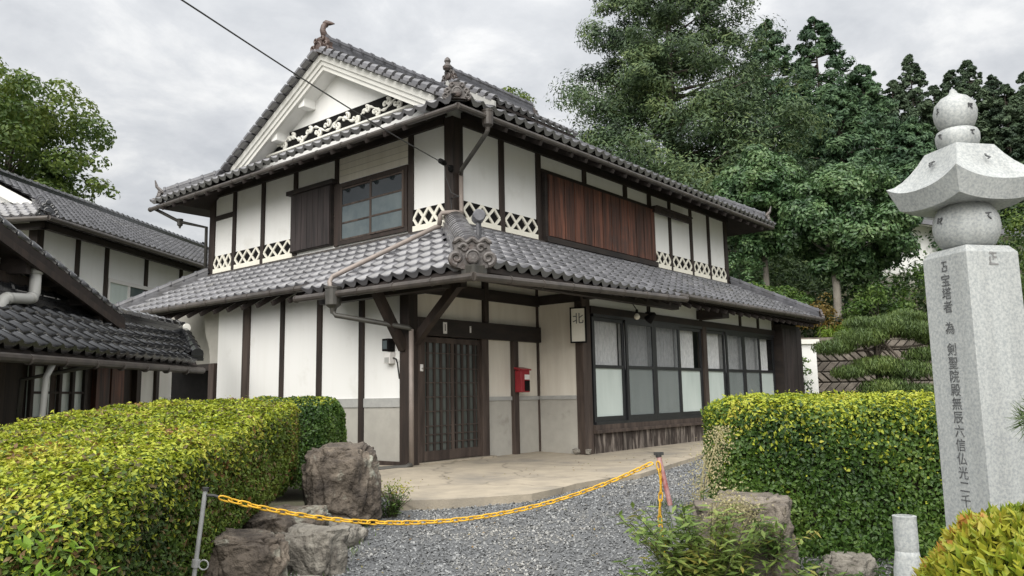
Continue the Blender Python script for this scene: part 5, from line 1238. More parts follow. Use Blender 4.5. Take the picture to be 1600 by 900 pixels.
def chain_fence():
    lp = thing('chain_post', 'grey steel chain post leaning against the left hedge', 'post', G(-1.85, 4.5, -.45), 'posts of the yellow chain')
    a, b = G(-1.85, 4.52, -.62), G(-1.735, 4.5, .445)
    build('pole', MB().tube([a, b], .0125, 10), M['steel'], lp); d = (b - a).normalized()
    build('cap', MB().tube([b - d * .005, b + d * .012], .019, 10), M['blackwire'], lp)
    build('clamp', MB().tube([b - d * .42, b - d * .38], .022, 10).tube(spiral(b - d * .41 + G(.045, 0) , .026, .026, 1, 0, G(1, 0), (0, 0, 1), 14), .004, 5), M['steel'], lp)
    build('top_loop', MB().tube([b - d * .03, b - d * .035 + G(.05, .01), b - d * .045 + G(.085, .0, -.0)], .009, 6), M['blackwire'], lp)
    rp = thing('chain_post', 'leaning chain post with faded red tape near the mossy boulder', 'post', G(1.15, 6, -.4), 'posts of the yellow chain')
    a2, b2 = G(1.27, 6.02, -.5), G(1.075, 6.0, .47)
    d2 = (b2 - a2).normalized()
    build('pole', MB().tube([a2, b2 - d2 * .36], .015, 10), M['steel'], rp)
    build('red_sleeve', MB().tube([b2 - d2 * .37, b2], .019, 10), M['redtape'], rp)
    build('hook_cap', MB().tube([b2 - d2 * .01, b2 + d2 * .02], .022, 10).beam(b2 + d2 * .015 - G(.03, 0), b2 + d2 * .015 + G(.04, 0), .03, .022), M['blackwire'], rp)
    # link
    n = 22; pts = []
    for i in range(n):
        t = 2 * math.pi * i / n; pts.append(Vector((.0135 * math.cos(t) , .026 * math.sin(t) + (.011 if math.sin(t) > 0 else -.011) * (1 if abs(math.sin(t)) > .2 else abs(math.sin(t)) / .2), 0)))
    mb = MB(); ns = 7; V = []; rad = .0050
    for i in range(n):
        t = (pts[(i + 1) % n] - pts[i - 1]).normalized(); s = t.cross(Vector((0, 0, 1)))
        for k in range(ns): q = 2 * math.pi * k / ns; V.append(pts[i] + (s * math.cos(q) + Vector((0, 0, 1)) * math.sin(q)) * rad)
    mb.add(V, [(i * ns + k, i * ns + (k + 1) % ns, ((i + 1) % n) * ns + (k + 1) % ns, ((i + 1) % n) * ns + k) for i in range(n) for k in range(ns)])
    me = raw_mesh('link', mb, M['yellow'], True)
    def run(name, label, curve):
        t = thing(name, label, 'chain', curve[0])
        # arc-length resample
        L = [0]
        for p, q in zip(curve, curve[1:]): L.append(L[-1] + (q - p).length)
        pitch = .0555; k = int(L[-1] / pitch); j = 0
        for i in range(k):
            s = (i + .5) * pitch
            while L[j + 1] < s: j += 1
            u = (s - L[j]) / (L[j + 1] - L[j]); p = curve[j].lerp(curve[j + 1], u); d = (curve[j + 1] - curve[j]).normalized()
            x = d.cross(Vector((0, 0, 1)));
            if x.length < .05: x = G(1, 0)
            x.normalize(); z = x.cross(d).normalized(); x = d.cross(z)
            base = Matrix(((x.x, d.x, z.x, p.x), (x.y, d.y, z.y, p.y), (x.z, d.z, z.z, p.z), (0, 0, 0, 1)))
            inst('link', me, base @ Matrix.Rotation((.5 if i % 2 else .5 + math.pi / 2) + random.uniform(-.18, .18), 4, 'Y'), t)
    A = b - d * .045 + G(.09, .0); Bq = b2 - d2 * .04 - G(.03, 0)
    N_ = 60; sag = []
    c_ = .265
    for i in range(N_ + 1):
        u = i / N_; p = A.lerp(Bq, u); p.z -= 4 * c_ * u * (1 - u) * (1 - .15 * (u - .5)); sag.append(p)
    run('yellow_chain', 'yellow plastic chain sagging across the gravel drive between two posts', sag)
    e = b2 - d2 * .05 + G(-.02, -.02)
    run('yellow_chain', 'loose end of yellow plastic chain hanging straight down from the red taped post', [e + Vector((0, 0, -.88 * i / 20)) + G(.012 * math.sin(i * .5) + .02 * i / 20, 0) for i in range(21)])
chain_fence()

def bollard():
    C = G(1.735, 3.62, 0); T = Matrix.Translation(C)
    t = thing('stone_vase', 'grey granite flower-holder post with a round neck beside the azalea bush', 'stone post', C)
    build('neck', MB().lathe([(.048, .22), (.05, .24), (.049, .36), (.050, .372), (.036, .374), (.034, .33)], 24, T), M['granite'], t, smooth=False)
    build('body', MB().lathe([(.062, -.55), (.064, .05), (.061, .14), (.052, .20), (.048, .222)], 24, T), M['granite'], t, smooth=True)
bollard()

# ================================================================= PLANTS
def gnp(r, f, z):
    r = np.asarray(r, float); f = np.asarray(f, float); z = np.broadcast_to(np.asarray(z, float), r.shape)
    return np.stack([r * RT[0] + f * FW[0], r * RT[1] + f * FW[1], z], -1)
def gdir(D):   # (r, f, z) directions to world
    return np.stack([D[:, 0] * RT[0] + D[:, 1] * FW[0], D[:, 0] * RT[1] + D[:, 1] * FW[1], D[:, 2]], 1)
def vnoise(P, sc_, off=0.):
    return np.array([mnoise.noise(Vector((p[0] * sc_ + off, p[1] * sc_, p[2] * sc_))) for p in P])

def hedge(name, label, corners, zt, zb, sets, n_exp=9, lump=.035, core=.88):
    """clipped hedge: corners (r,f) = near-left, near-right, far-right, far-left; sets = (count, L, W, material, where)"""
    c = np.array(corners, float); cen = c.mean(0)
    root = thing(name, label, 'hedge', G(cen[0], cen[1], 0))
    def place(Q):      # Q in [-1,1]^3 -> world
        u = (Q[:, 0] + 1) / 2; v = (Q[:, 1] + 1) / 2
        rf = ((1 - u) * (1 - v))[:, None] * c[0] + (u * (1 - v))[:, None] * c[1] + (u * v)[:, None] * c[2] + ((1 - u) * v)[:, None] * c[3]
        h = (Q[:, 2] + 1) / 2
        zt_ = np.array([zt(a, b) for a, b in rf]); zb_ = np.array([zb(a, b) for a, b in rf])
        return gnp(rf[:, 0], rf[:, 1], zb_ + (zt_ - zb_) * h), rf
    ex = np.linalg.norm(c[1] - c[0]); ey = np.linalg.norm(c[2] - c[1])
    def surf(n, faces):
        Q = rng.uniform(-1, 1, (n, 3)); w_ = {'top': ex * ey, 'front': ex * 1.2, 'right': ey * 1.2, 'left': ey * 1.2, 'back': ex * 1.2, 'right_upper': ey * .5, 'front_upper': ex * .5, 'left_upper': ey * .5}
        p = np.array([w_[k] for k in faces]); pick = rng.choice(len(faces), n, p=p / p.sum())
        for i, k in enumerate(faces):
            a, val = {'top': (2, 1), 'front': (1, -1), 'right': (0, 1), 'left': (0, -1), 'back': (1, 1)}[k.replace('_upper', '')]; Q[pick == i, a] = val
            if k.endswith('_upper'): Q[pick == i, 2] = np.clip(1 - rng.exponential(.22, (pick == i).sum()), -1, 1)
        nr = np.sign(Q) * np.abs(Q) ** (n_exp - 1) * np.array([1 / ex, 1 / ey, 1 / 1.2])
        Q = Q / (np.abs(Q) ** n_exp).sum(1, keepdims=True) ** (1 / n_exp)
        return Q, unit(nr)
    ax_u = unit(np.array([*(c[1] - c[0]), 0.])); ax_v = unit(np.array([*(c[3] - c[0]), 0.]))
    for (n, L, W, m, faces, depth, nj, nm) in sets:
        Q, nr = surf(n, faces)
        P, rf = place(Q)
        Nw = gdir(nr[:, :1] * ax_u + nr[:, 1:2] * ax_v + nr[:, 2:] * np.array([0, 0, 1.]))
        d = -rng.random(n) ** 1.3 * depth
        lm = vnoise(P, 3.0) * lump + vnoise(P, 9.0, 5.) * lump * .6
        P = P + Nw * (d + lm)[:, None]
        Nn = unit(Nw + rng.normal(0, nj, (n, 3)) + np.array([0, 0, .25]))
        s = rng.uniform(.55, 1.4, n)
        leaves(nm, P, Nn, L * s, W * s, M[m], root, along=Nw * .6 if nj < .8 else None)
    # added solid dark core that blocks light behind the leaves
    k = 10; g = np.linspace(-1, 1, k); V = []; F = []
    for ax in range(3):
        for sg in (-1, 1):
            b = len(V)
            for i in range(k):
                for j in range(k):
                    q = [0, 0, 0]; q[ax] = sg; q[(ax + 1) % 3] = g[i]; q[(ax + 2) % 3] = g[j]; V.append(q)
            F += [(b + i * k + j, b + (i + 1) * k + j, b + (i + 1) * k + j + 1, b + i * k + j + 1) for i in range(k - 1) for j in range(k - 1)]
    Q = np.array(V, float); Q = Q / (np.abs(Q) ** n_exp).sum(1, keepdims=True) ** (1 / n_exp)
    P, _ = place(Q * np.array([1 - .13 / ex * 2, 1 - .13 / ey * 2, .80]))
    mesh_np('light_block_core', P, F, M['twig'], root, smooth=True)
    return root

zl_top = lambda r, f: .945 - .085 * max(0, 7.6 - f) + .01 * max(0, f - 7.6) - .10 * max(0, 4.2 - f) * .5
zl_bot = lambda r, f: zg(r, f) + (.12 if f > 4.5 else .0) + .24 * sstep(4.2, 5.2, f) * sstep(-2.6, -1.9, r)
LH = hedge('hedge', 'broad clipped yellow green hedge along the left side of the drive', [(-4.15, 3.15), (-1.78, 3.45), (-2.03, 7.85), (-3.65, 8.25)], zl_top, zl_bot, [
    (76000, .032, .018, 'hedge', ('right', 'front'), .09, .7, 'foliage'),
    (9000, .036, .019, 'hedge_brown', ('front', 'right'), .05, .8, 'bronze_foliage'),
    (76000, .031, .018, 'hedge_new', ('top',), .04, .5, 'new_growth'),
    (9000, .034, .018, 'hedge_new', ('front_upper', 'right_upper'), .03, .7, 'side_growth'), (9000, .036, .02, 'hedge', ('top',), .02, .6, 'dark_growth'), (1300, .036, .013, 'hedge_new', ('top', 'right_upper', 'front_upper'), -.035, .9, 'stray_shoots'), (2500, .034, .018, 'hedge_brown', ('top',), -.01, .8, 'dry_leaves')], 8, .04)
def shoots():
    P, Nn, A = [], [], []
    for (r, f, z, n) in ((-1.92, 3.36, .20, 26), (-1.98, 3.34, .34, 20), (-1.86, 3.34, .05, 22), (-1.80, 3.42, .30, 14), (-2.02, 3.33, -.05, 16), (-1.9, 3.34, -.12, 12)):
        for i in range(n):
            a = random.uniform(0, 6.28); el = random.uniform(.1, 1.1)
            D = np.array([math.cos(a) * math.cos(el), math.sin(a) * math.cos(el) - .5, math.sin(el)]); D /= np.linalg.norm(D)
            b = np.array([r + random.gauss(0, .035), f - .03 + random.gauss(0, .02), z + random.gauss(0, .045)])
            P.append(b + D * .03); A.append(D); Nn.append(np.cross(D, np.array([-D[1], D[0], 0.])) + rng.normal(0, .2, 3))
    P = np.array(P); A = np.array(A); Nn = np.array(Nn)
    for i in range(len(P)):
        V, F = leaf_arrays(gnp(P[i:i + 1, 0], P[i:i + 1, 1], P[i:i + 1, 2]), gdir(Nn[i:i + 1]), random.uniform(.05, .085), random.uniform(.022, .034), .2, gdir(A[i:i + 1]) * 3)
        mesh_np('shoot_leaf', V, F, M['shoot'], LH)
shoots()
hedge('hedge', 'small dark clipped hedge behind the big boulder and in front of the house wall', [(-3.2, 8.75), (-2.03, 8.6), (-2.03, 9.9), (-3.2, 10.0)], lambda r, f: .955, lambda r, f: -.1,
    [(26000, .034, .02, 'hedge_r', ('front', 'right', 'top'), .08, .8, 'foliage'), (3000, .032, .018, 'hedge_new', ('top',), .04, .7, 'new_growth')], 5)
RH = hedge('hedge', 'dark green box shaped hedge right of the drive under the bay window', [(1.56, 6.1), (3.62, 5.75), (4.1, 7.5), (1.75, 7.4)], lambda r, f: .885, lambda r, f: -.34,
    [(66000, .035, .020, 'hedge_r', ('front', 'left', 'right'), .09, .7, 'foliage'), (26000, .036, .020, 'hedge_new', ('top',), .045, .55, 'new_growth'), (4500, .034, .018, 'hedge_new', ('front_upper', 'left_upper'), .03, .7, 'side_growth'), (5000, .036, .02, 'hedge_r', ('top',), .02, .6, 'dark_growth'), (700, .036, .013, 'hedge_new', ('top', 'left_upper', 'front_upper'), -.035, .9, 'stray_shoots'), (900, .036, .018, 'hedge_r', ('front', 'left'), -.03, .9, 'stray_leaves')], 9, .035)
def under_hedge():
    # straggling lower leaves below the right hedge
    n = 2600; r = rng.uniform(1.65, 3.3, n); f = rng.uniform(5.45, 5.95, n); z = -.42 + rng.random(n) ** 1.4 * .34 + .05 * np.sin(r * 9)
    P = gnp(r, f, z); leaves('low_foliage', P, rng.normal(0, .6, (n, 3)) + np.array([0, 0, .8]), .045, .022, M['hedge_r'], RH)
under_hedge()

def bush():
    C = G(1.66, 2.42, .0)
    t = thing('azalea_bush', 'rounded azalea bush with yellow and orange leaves in the near right corner', 'bush', C)
    n = 15000; D = unit(rng.normal(size=(n, 3))); D[:, 2] = np.abs(D[:, 2]) * 1.0 - .25
    D = unit(D); rad = np.array([.50, .42, .47])
    P = D * rad * (1 - rng.random(n)[:, None] ** 2 * .14); lm = vnoise(P, 7) * .035 + vnoise(P, 18, 3) * .02; P = P + D * lm[:, None]
    Pw = np.array(C) + np.array([0, 0, .13]) + gdir(P)
    A = gdir(unit(D + np.array([0, 0, .5])))
    leaves('foliage', Pw, rng.normal(0, .8, (n, 3)), rng.uniform(.036, .056, n), rng.uniform(.015, .023, n), M['azalea'], t, .22, A * 2.2)
    n = 5000; D = unit(rng.normal(size=(n, 3))); P = D * rad * .87
    leaves('inner_foliage', np.array(C) + np.array([0, 0, .13]) + gdir(P), D + rng.normal(0, .5, (n, 3)), .045, .02, M['hedge'], t)
    bm = MB(); bm.lathe([(.15, -.62), (.28, -.3), (.36, .05), (.36, .25), (.25, .42), (.1, .47)], 20, Matrix.Translation(C)); build('light_block_core', bm, M['twig'], t, smooth=True)  # solid dark core added behind the leaves in place of real branches
bush()

def stems_plant(name, label, cat, base, stems, m, L, W, per, spread=1., m2=None):
    """stems: (dr, df, h) tips; leaves in whorls up each stem"""
    B = Vector(base); t = thing(name, label, cat, B); mb = MB(); P, A, Nn = [], [], []
    for dr, df, h in stems:
        tip = B + G(dr, df, h); mid = B + G(dr * .4, df * .4, h * .6)
        pts = [B + G(dr * .12, df * .12, 0), mid, tip]; mb.tube(pts, [.004, .003, .002], 5)
        for i in range(per):
            u = .25 + .75 * (i + random.random()) / per
            p = pts[0].lerp(mid, u / .6) if u < .6 else mid.lerp(tip, (u - .6) / .4)
            a = random.uniform(0, 6.28); D = Vector((math.cos(a), math.sin(a), random.uniform(-.15, .7))).normalized()
            P.append(p + D * L * .55 * spread); A.append(D); Nn.append(Vector((0, 0, 1)) + Vector((random.gauss(0, .35), random.gauss(0, .35), 0)))
    build('stems', mb, M['twig'], t)
    n = len(P); P = np.array([tuple(x) for x in P]); A = np.array([tuple(x) for x in A]); Nn = np.array([tuple(x) for x in Nn])
    leaves('foliage', P, Nn, L * rng.uniform(.7, 1.25, n), W * rng.uniform(.8, 1.2, n), M[m], t, .15, A * 3)
    return t
def small_plants():
    S = lambda n, sr, sf, h0, h1: [(random.gauss(0, sr), random.gauss(0, sf), random.uniform(h0, h1)) for _ in range(n)]
    stems_plant('nandina_shrub', 'feathery green nandina shrub sprawling over the front of the mossy boulder', 'shrub', G(1.10, 4.72, -.50), S(120, .26, .15, .26, .78), 'bamboo', .085, .023, 58)
    stems_plant('nandina_shrub', 'low fine leaved shrub at the foot of the hanging chain end', 'shrub', G(.86, 4.95, -.46), S(30, .16, .12, .12, .36), 'bamboo', .06, .014, 34)
    stems_plant('tall_weed', 'single tall weed with narrow leaves and a pale flower plume beside the taped post', 'plant', G(1.22, 5.4, -.35), [(.02, 0, .62), (.06, .02, .75), (-.03, 0, .5)], 'shrub', .085, .014, 36)
    d = thing('dry_plume', 'pale yellow dried flower plume in front of the left end of the right hedge', 'plant', G(1.30, 5.6, -.2)); n = 1500
    h = rng.random(n); P = gnp(1.24 + h * .22 + rng.normal(0, .035 + .03 * np.sin(h * 3), n), 5.6 + rng.normal(0, .05, n), .12 + h * .58)
    leaves('flower_head', P, rng.normal(size=(n, 3)), .016, .010, M['pale'], d)
    build('stems', MB().tube([G(1.22, 5.6, -.3), G(1.28, 5.6, .2), G(1.44, 5.6, .66)], .006, 5).tube([G(1.25, 5.62, -.3), G(1.26, 5.6, .1), G(1.33, 5.6, .5)], .006, 5), M['pale'], d)
    d = thing('dry_plume', 'cream dried flower spray lying over the top of the mossy boulder', 'plant', G(1.32, 4.95, -.1)); n = 1100
    h = rng.random(n); P = gnp(1.20 + h * .26 + rng.normal(0, .05, n), 4.95 + rng.normal(0, .06, n), .14 + .12 * np.sin(h * 3.1) + rng.normal(0, .05, n))
    leaves('flower_head', P, rng.normal(size=(n, 3)), .018, .011, M['pale'], d)
    build('stems', MB().tube([G(1.12, 4.95, -.3), G(1.2, 4.95, .1), G(1.32, 4.93, .24), G(1.45, 4.93, .18)], .006, 5), M['pale'], d)
    stems_plant('leafy_sprig', 'bright green leafy sprig hanging over the right side of the mossy boulder', 'plant', G(1.55, 4.92, -.1), S(14, .13, .06, .08, .26), 'shrub', .075, .018, 14)
    stems_plant('ground_plant', 'broad leaved green plant on the bank under the right hedge', 'plant', G(1.95, 5.1, -.45), S(22, .14, .08, .10, .30), 'shrub', .075, .024, 12)
    stems_plant('ground_plant', 'small dark shrub under the right hedge beside the stone post', 'plant', G(2.35, 5.2, -.48), S(26, .22, .1, .12, .34), 'hedge_r', .05, .022, 18)
    stems_plant('flower_clump', 'small green clump with yellow tips at the foot of the big boulder', 'plant', G(-1.16, 7.55, -.22), S(34, .12, .08, .18, .34), 'shrub', .06, .015, 16)
    d = thing('yellow_tips', 'yellow flower tips crowning the small clump beside the big boulder', 'flowers', G(-1.14, 7.5, .08)); n = 260
    leaves('petals', gnp(-1.14 + rng.normal(0, .10, n), 7.5 + rng.normal(0, .06, n), .10 + rng.normal(0, .035, n)), rng.normal(size=(n, 3)), .022, .012, M['azalea'], d)
    # grass tufts along the edges of the gravel
    n = 1500; e = rng.random(n); left = rng.random(n) < .45
    f = 4.4 + 3.6 * e; r = np.where(left, -1.45 + .05 * np.sin(f * 5), 1.30 + .06 * (f - 5)) + rng.normal(0, .10, n)
    z = np.array([zg(a, b) for a, b in zip(r, f)]) + .055
    Nn = rng.normal(size=(n, 3)); Nn[:, 2] *= .2
    o = leaves('grass', gnp(r, f, z), Nn, .06, .007, M['shrub'], None, .1, np.tile(np.array([0, 0, 2.]), (n, 1)))
    tag(o, 'short grass at the edges of the gravel drive', 'grass', kind='stuff')
small_plants()

# ---------------------------------------------------------------- trees
def limb(mb, a, b, r0, r1, bend=.1, n=5):
    a = Vector(a); b = Vector(b); L = (b - a).length; o = Vector((random.gauss(0, 1), random.gauss(0, 1), random.gauss(0, .5))) * bend * L
    pts = [a.lerp(b, i / n) + o * math.sin(math.pi * i / n) for i in range(n + 1)]
    mb.tube(pts, [r0 + (r1 - r0) * i / n for i in range(n + 1)], 7)
    return pts

def clump_tree(name, label, cat, r, f, z0, clumps, n_per, L, W, m, bark, trunk_r, fork, group=None, flat=.7, up=.5, shell=.55):
    """clumps: list of (dr, df, z, radius) relative to the trunk foot"""
    t = thing(name, label, cat, G(r, f, z0), group); mb = MB()
    top = Vector(G(r, f, z0)); k = G(r + random.gauss(0, .05), f, z0 + fork)
    limb(mb, top - Vector((0, 0, .4)), k, trunk_r, trunk_r * .72, .03)
    P, Nn = [], []
    for (dr, df, z, rad) in clumps:
        c = G(r + dr, f + df, z)
        if random.random() < .22: limb(mb, k, k.lerp(c, .8), trunk_r * .30, trunk_r * .06, .10)
        n = int(n_per * rad * rad)
        D = unit(rng.normal(size=(n, 3))); q = shell + (1 - shell) * rng.random(n) ** .5
        pos = D * (q * rad)[:, None] * np.array([1, 1, flat]); pos[:, 2] += rad * .1
        keep = D[:, 2] > -.75 + rng.normal(0, .2, n); P.append(np.array(c) + pos[keep]); Nn.append(D[keep] + np.array([0, 0, up]) + rng.normal(0, .45, (keep.sum(), 3)))
    build('trunk', mb, M[bark], t, smooth=True)
    P = np.concatenate(P); n = len(P); Nn = np.concatenate(Nn)
    leaves('crown', P, Nn, L * rng.uniform(.7, 1.3, n), W * rng.uniform(.7, 1.3, n), M[m], t)
    return t
def ell_clumps(n, cz, R, rad0, rad1, bottom=-.6, fill=.55, cr=0., cf=0.):
    res = []
    while len(res) < n:
        D = unit(rng.normal(size=3))
        if D[2] < bottom: continue
        q = fill + (1 - fill) * random.random() ** .6
        res.append((cr + D[0] * R[0] * q, cf + D[1] * R[1] * q, cz + D[2] * R[2] * q, random.uniform(rad0, rad1)))
    return res

# two round broadleaf trees on the slope
clump_tree('broadleaf_tree', 'round dense broadleaf tree with pale trunk standing right of the house roof', 'tree', 10.6, 25.6, 2.9, ell_clumps(120, 6.3, (1.9, 1.7, 1.85), .34, .62, -1, .6, .6), 1900, .15, .085, 'round', 'bark_pale', .15, 2.5, 'broadleaf trees on the slope')
clump_tree('broadleaf_tree', 'round broadleaf tree behind the right end of the roof with a thin leaning pale trunk', 'tree', 9.0, 27.5, 4.2, ell_clumps(95, 7.5, (1.6, 1.5, 1.85), .34, .6, -1, .6, -.1), 1800, .15, .085, 'round', 'bark_pale', .12, 2.6, 'broadleaf trees on the slope')
# tree behind the far left building
clump_tree('maple_tree', 'yellow green maple rising behind the neighbouring roof at far left', 'tree', -16.0, 24.0, -.1, ell_clumps(120, 8.8, (2.7, 2.8, 2.75), .4, .85, -1, .25) + [(3.2, -.2, 7.6, .40), (2.9, 0, 8.4, .45), (2.5, .2, 9.6, .45), (3.5, .1, 7.4, .26)], 620, .16, .09, 'lefttree', 'bark', .22, 7.0)
clump_tree('small_treetop', 'light green treetop peeping over the far end of the roof ridge', 'tree', .45, 46, 8, ell_clumps(26, 18.4, (1.0, 1.0, 1.3), .35, .6, -.9, .3), 160, .22, .12, 'lefttree', 'bark', .15, 7)

def conifer(name, label, r, f, z0, H, R, m, n_br, L, W, group=None, start=.08, droop=.25, power=.85, lean=0., irregular=.25, per=70, fl=.38, bark='bark'):
    t = thing(name, label, 'tree', G(r, f, z0), group); mb = MB()
    tip = G(r + lean, f, z0 + H); foot = Vector(G(r, f, z0 - .6))
    mb.tube([foot, foot.lerp(tip, .4), tip], [R * .045 + .05, R * .03 + .03, .02], 8)
    P, Nn = [], []
    for i in range(n_br):
        u = start + (1 - start) * ((i + random.random()) / n_br) ** .9
        a = random.uniform(0, 6.283); sz = (1 - u) ** power * R * random.uniform(1 - irregular, 1 + irregular * .5) + .12 * R * (1 - u) + .10
        c0 = foot.lerp(tip, u); D = Vector((math.cos(a), math.sin(a), .18 - droop * random.uniform(.3, 1.1)))
        e_ = c0 + D * sz + Vector((0, 0, .06 * sz))
        if i % 3 == 0: mb.tube([c0, c0.lerp(e_, .55) + Vector((0, 0, .05 * sz)), e_], [.05 + .012 * sz, .035, .012], 5)
        nc = max(2, int(sz / (.24 * R) + 1))
        for k in range(nc):
            q = 1 - k / max(1, nc) * .72
            c = c0.lerp(e_, q) + Vector((random.gauss(0, .08 * sz), random.gauss(0, .08 * sz), random.gauss(0, .05 * sz)))
            rad = (.13 * R * (1 - .82 * u) + .10 * sz) * random.uniform(.6, 1.3)
            n = int(per * random.uniform(.7, 1.2))
            dd = unit(rng.normal(size=(n, 3))); pos = dd * (rng.random(n)[:, None] ** .38) * rad * np.array([1, 1, fl]); pos[:, 2] -= (pos[:, 0] ** 2 + pos[:, 1] ** 2) / rad * .25
            P.append(np.array(c) + pos); Nn.append(dd * .8 + rng.normal(0, .35, (n, 3)) + np.array([D.x * .4, D.y * .4, .45]))
    build('trunk', mb, M[bark], t, smooth=True)
    P = np.concatenate(P); Nn = np.concatenate(Nn); n = len(P)
    leaves('crown', P, Nn, L * rng.uniform(.7, 1.3, n), W * rng.uniform(.7, 1.3, n), M[m], t, .1)
    return t

conifer('tall_conifer', 'huge spreading dark conifer towering behind the house roof', 7.5, 36.5, 3.2, 22.0, 7.2, 'conifer', 330, .22, .065, start=.08, power=.66, irregular=.36, per=245, lean=.6, fl=.6)
for (r, f, z0, H, R, lab) in ((15.3, 44, 6.5, 16.2, 3.6, 'left cedar of the dense row, its top just beside the huge conifer'), (18.6, 45, 7.5, 15.8, 4.0, 'tallest pointed cedar of the dense row behind the round trees'), (21.2, 45, 8, 12.2, 3.6, 'third cedar of the dense row, stepping down to the right'), (23.0, 44, 8, 8.0, 3.2, 'lowest cedar at the right end of the dense row, above the monument shoulder'), (17.0, 39, 6, 10.5, 3.4, 'short dark cedar standing in front of the dense row'), (20.4, 38.5, 6, 8.5, 3.2, 'bushy cedar in front of the row right above the round tree')):
    conifer('cedar_tree', lab, r, f, z0, H, R, 'cedar', 270, .27, .10, 'cedars on the hillside', start=.04, power=.62, irregular=.22, per=60, droop=.4, fl=.8)
def copy_tree(src, loc, rz, sc_, label):
    c = src.copy(); COL.objects.link(c); c.location = loc; c.rotation_euler = (0, 0, rz); c.scale = sc_; c['label'] = label
    for ch in list(src.children):
        d = ch.copy(); COL.objects.link(d); d.parent = c
    return c
FAR = []
for i, (r, f, z0, H, R, lab) in enumerate(((32.2, 60, 13, 14.4, 2.6, 'slender far cedar left of the jewel of the monument'), (35.0, 62, 13, 12.6, 2.7, 'far cedar directly behind the jewel of the monument'), (36.8, 60, 13, 13.9, 2.5, 'far pointed cedar just right of the jewel of the monument'), (39.3, 61, 13, 13.0, 2.7, 'far cedar between the jewel and the picture edge'), (41.4, 60, 13, 12.9, 2.6, 'far cedar at the right edge of the picture'), (33.6, 56, 12, 10.2, 2.9, 'lower far cedar left behind the bowl of the monument'), (29.6, 58, 12, 12.5, 2.6, 'far cedar beside the right end of the dense row'), (37.5, 54, 11, 9.2, 3.2, 'broad lower cedar right of the bowl of the monument'), (41.0, 54, 11, 9.6, 3.2, 'broad lower cedar at the picture edge above the roof stone'), (34.3, 58, 12, 13.2, 2.8, 'far cedar filling the gap left of the monument top'), (38.2, 58, 12, 12.0, 2.9, 'far cedar filling the gap right of the monument top'))):
    if i < 3: FAR.append((conifer('far_cedar', lab, r, f, z0, H, R, 'cedar_far', 230, .34, .14, 'far cedars on the ridge', start=.04, power=.62, irregular=.3, per=48, droop=.45, fl=.9), H, R))
    else:
        src, h0, r0 = FAR[i % 3]; copy_tree(src, G(r, f, z0), 1.3 * i, (R / r0, R / r0, H / h0), lab)

def slope_plants():
    # undergrowth that covers the hillside as one mass
    n = 60000; f = 25.2 + (72 - 25.2) * rng.random(n) ** 1.7; r = 1 + rng.random(n) * (12 + f * .55)
    z = np.array([zg(a, b) for a, b in zip(r, f)]); h = np.array([mnoise.noise(Vector((a * .45, b * .45, 1))) + .5 * mnoise.noise(Vector((a * 1.3, b * 1.3, 4))) for a, b in zip(r, f)])
    P = gnp(r, f, z + .25 + np.clip(h + .55, 0, 1.5) * rng.random(n) * (1.1 + .02 * f))
    o = leaves('undergrowth', P, rng.normal(0, .6, (n, 3)) + np.array([0, 0, .8]), rng.uniform(.14, .3, n), .11, M['floor'], None)
    tag(o, 'dark undergrowth covering the hillside between the trees', 'undergrowth', kind='stuff')
    def shrub(name, label, r, f, z0, R, h, m, n=26, L=.10, W=.05, n_per=1500, rad=.26):
        t = clump_tree(name, label, 'shrub', r, f, z0, ell_clumps(n, z0 + h * .5, (R, R * .7, h * .5), rad * .8, rad * 1.3, -.5, .55), n_per, L, W, m, 'bark', .04, h * .3, 'shrubs on the slope')
    shrub('slope_shrub', 'bright green shrub mass just right of the upper wall end of the house', 7.9, 24.9, 3.0, 1.0, 1.3, 'shrub', 34)
    shrub('slope_shrub', 'bright green shrub beneath the thin leaning trunk', 8.9, 25.1, 2.9, .8, 1.2, 'shrub', 26)
    shrub('orange_maple', 'small orange tinted maple above the retaining wall beside the pale trunk', 9.6, 24.6, 2.4, .55, 1.45, 'maple', 16, .08, .05, 900)
    shrub('slope_shrub', 'mid green bush right of the pale trunk under the round tree', 11.7, 25.0, 2.6, 1.0, 1.7, 'shrub', 34, .12, .06, 800)
    shrub('slope_shrub', 'leafy bush left of the monument pillar beneath the white storehouse', 13.3, 25.4, 2.6, .9, 2.2, 'shrub', 30, .12, .06, 800)
    shrub('slope_shrub', 'dark bush behind the upper wall end of the house', 8.1, 27.2, 3.6, .8, 2.2, 'round', 26, .12, .07, 800)
    shrub('fern_band', 'low bright fern bank along the top of the retaining wall', 10.6, 24.45, 2.35, 1.1, .5, 'fern', 40, .16, .03, 1600, .2)
    shrub('fern_band', 'low bright fern bank along the wall top nearer the monument', 12.4, 24.45, 2.35, 1.1, .5, 'fern', 40, .16, .03, 1600, .2)
    shrub('slope_shrub', 'yellow green bush low in the garden between the pine and the monument', 9.4, 16.8, -.1, .6, 1.25, 'shrub', 22, .07, .035)
    shrub('slope_shrub', 'yellow and green bush beside the pillar right of the stone sphere', 16.5, 24.0, 2.4, 1.6, 4.2, 'lefttree', 40, .14, .07, 500, .45)
    shrub('wall_creeper', 'dark creeper hanging against the white garden wall', 8.15, 22.3, .0, .22, 2.0, 'hedge_r', 16, .08, .05, 1500, .12)
slope_plants()
def litter():
    n = 320; f = rng.uniform(4.6, 13, n); r = rng.uniform(-1.4, 3.0, n)
    z = np.array([max(zg(a, b) + .055, -.045 if b > 9.6 else -9) for a, b in zip(r, f)])
    o = leaves('fallen_leaves', gnp(r, f, z), rng.normal(0, .25, (n, 3)) + np.array([0, 0, 1.]), .035, .018, M['litter'], None)
    tag(o, 'few dry fallen leaves scattered on the gravel and the concrete', 'leaves', kind='stuff')
litter()

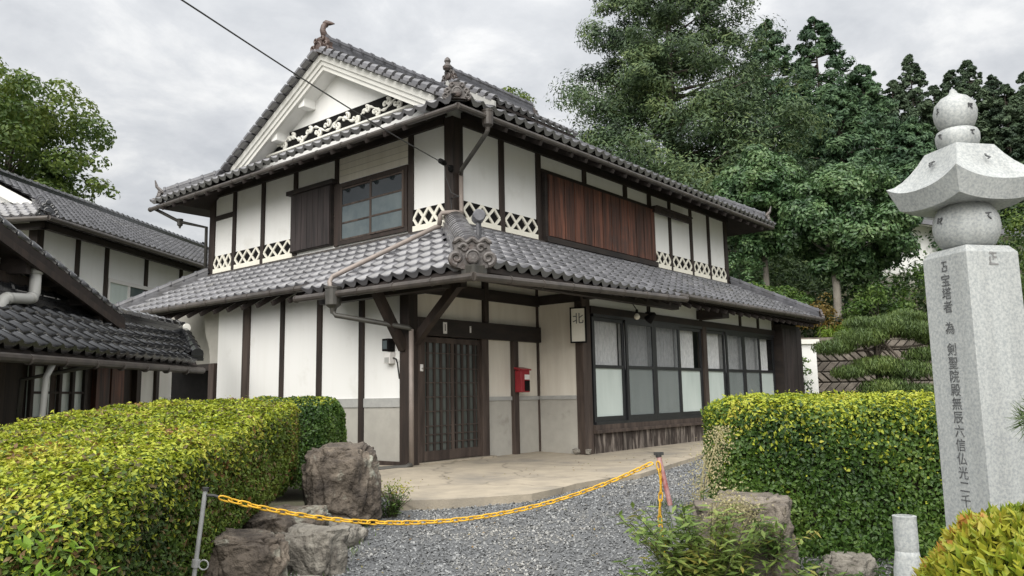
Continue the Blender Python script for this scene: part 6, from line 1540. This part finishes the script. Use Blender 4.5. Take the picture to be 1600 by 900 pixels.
def cloud_pine():
    t = thing('cloud_pruned_pine', 'garden pine pruned into flat cloud layers in front of the stone wall', 'tree', G(9.0, 19.2, -.1)); mb = MB(); foot = G(9.05, 19.2, -.3)
    tr = limb(mb, foot, G(8.9, 19.2, 2.5), .12, .04, .10, 8); P, Nn = [], []
    pads = [(7.75, 19.0, 1.95, .50), (8.4, 19.0, 2.18, .62), (9.2, 19.3, 2.45, .75), (9.9, 19.3, 2.35, .6), (8.05, 18.9, 1.35, .45), (8.75, 19.0, 1.50, .62), (9.5, 19.1, 1.38, .65), (10.0, 19.2, 1.75, .5), (8.9, 18.9, .95, .65), (9.7, 19.0, .85, .55), (8.5, 19.2, 2.55, .4), (9.7, 19.3, 2.7, .45), (10.4, 19.3, 2.15, .5)]
    for r, f, z, R in pads:
        limb(mb, tr[random.randint(3, 7)], G(r, f, z - .08), .035, .015, .1)
        R *= 1.28; n = int(4600 * R * R); D = unit(rng.normal(size=(n, 3))); pos = D * (rng.random(n)[:, None] ** .4) * R * np.array([1.0, .8, .30])
        P.append(np.array(G(r, f, z)) + pos); Nn.append(D * .6 + rng.normal(0, .6, (n, 3)))
    build('trunk', mb, M['bark'], t, smooth=True); P = np.concatenate(P); n = len(P)
    leaves('crown', P, np.concatenate(Nn), .12 * rng.uniform(.7, 1.3, n), .022, M['pine'], t, .1, np.tile(np.array([0, 0, 1.2]), (n, 1)))
    # pine at the right edge whose twig reaches in front of the monument
    t = thing('pine_branch', 'green pine twig poking in from the right edge before the pillar', 'pine', G(2.6, 3.3, -.6)); mb = MB()
    limb(mb, G(2.75, 3.35, -.7), G(2.5, 3.3, .7), .04, .02, .04); br = limb(mb, G(2.5, 3.3, .7), G(2.10, 3.22, .80), .012, .005, .05)
    limb(mb, G(2.5, 3.3, .7), G(2.22, 3.22, .93), .010, .005, .05); build('branch', mb, M['bark'], t)
    P, A = [], []
    for c in (br[5], br[4], Vector(G(2.22, 3.22, .93)), Vector(G(2.17, 3.22, .86)), Vector(G(2.28, 3.22, .76))):
        for i in range(90):
            D = unit(rng.normal(size=3) + np.array([*(-np.array(RT) * .9), .25])); P.append(np.array(c) + D * .06); A.append(D)
    P = np.array(P); A = np.array(A); n = len(P)
    leaves('needles', P, rng.normal(size=(n, 3)), .115, .004, M['pine'], t, .1, A * 6)
cloud_pine()
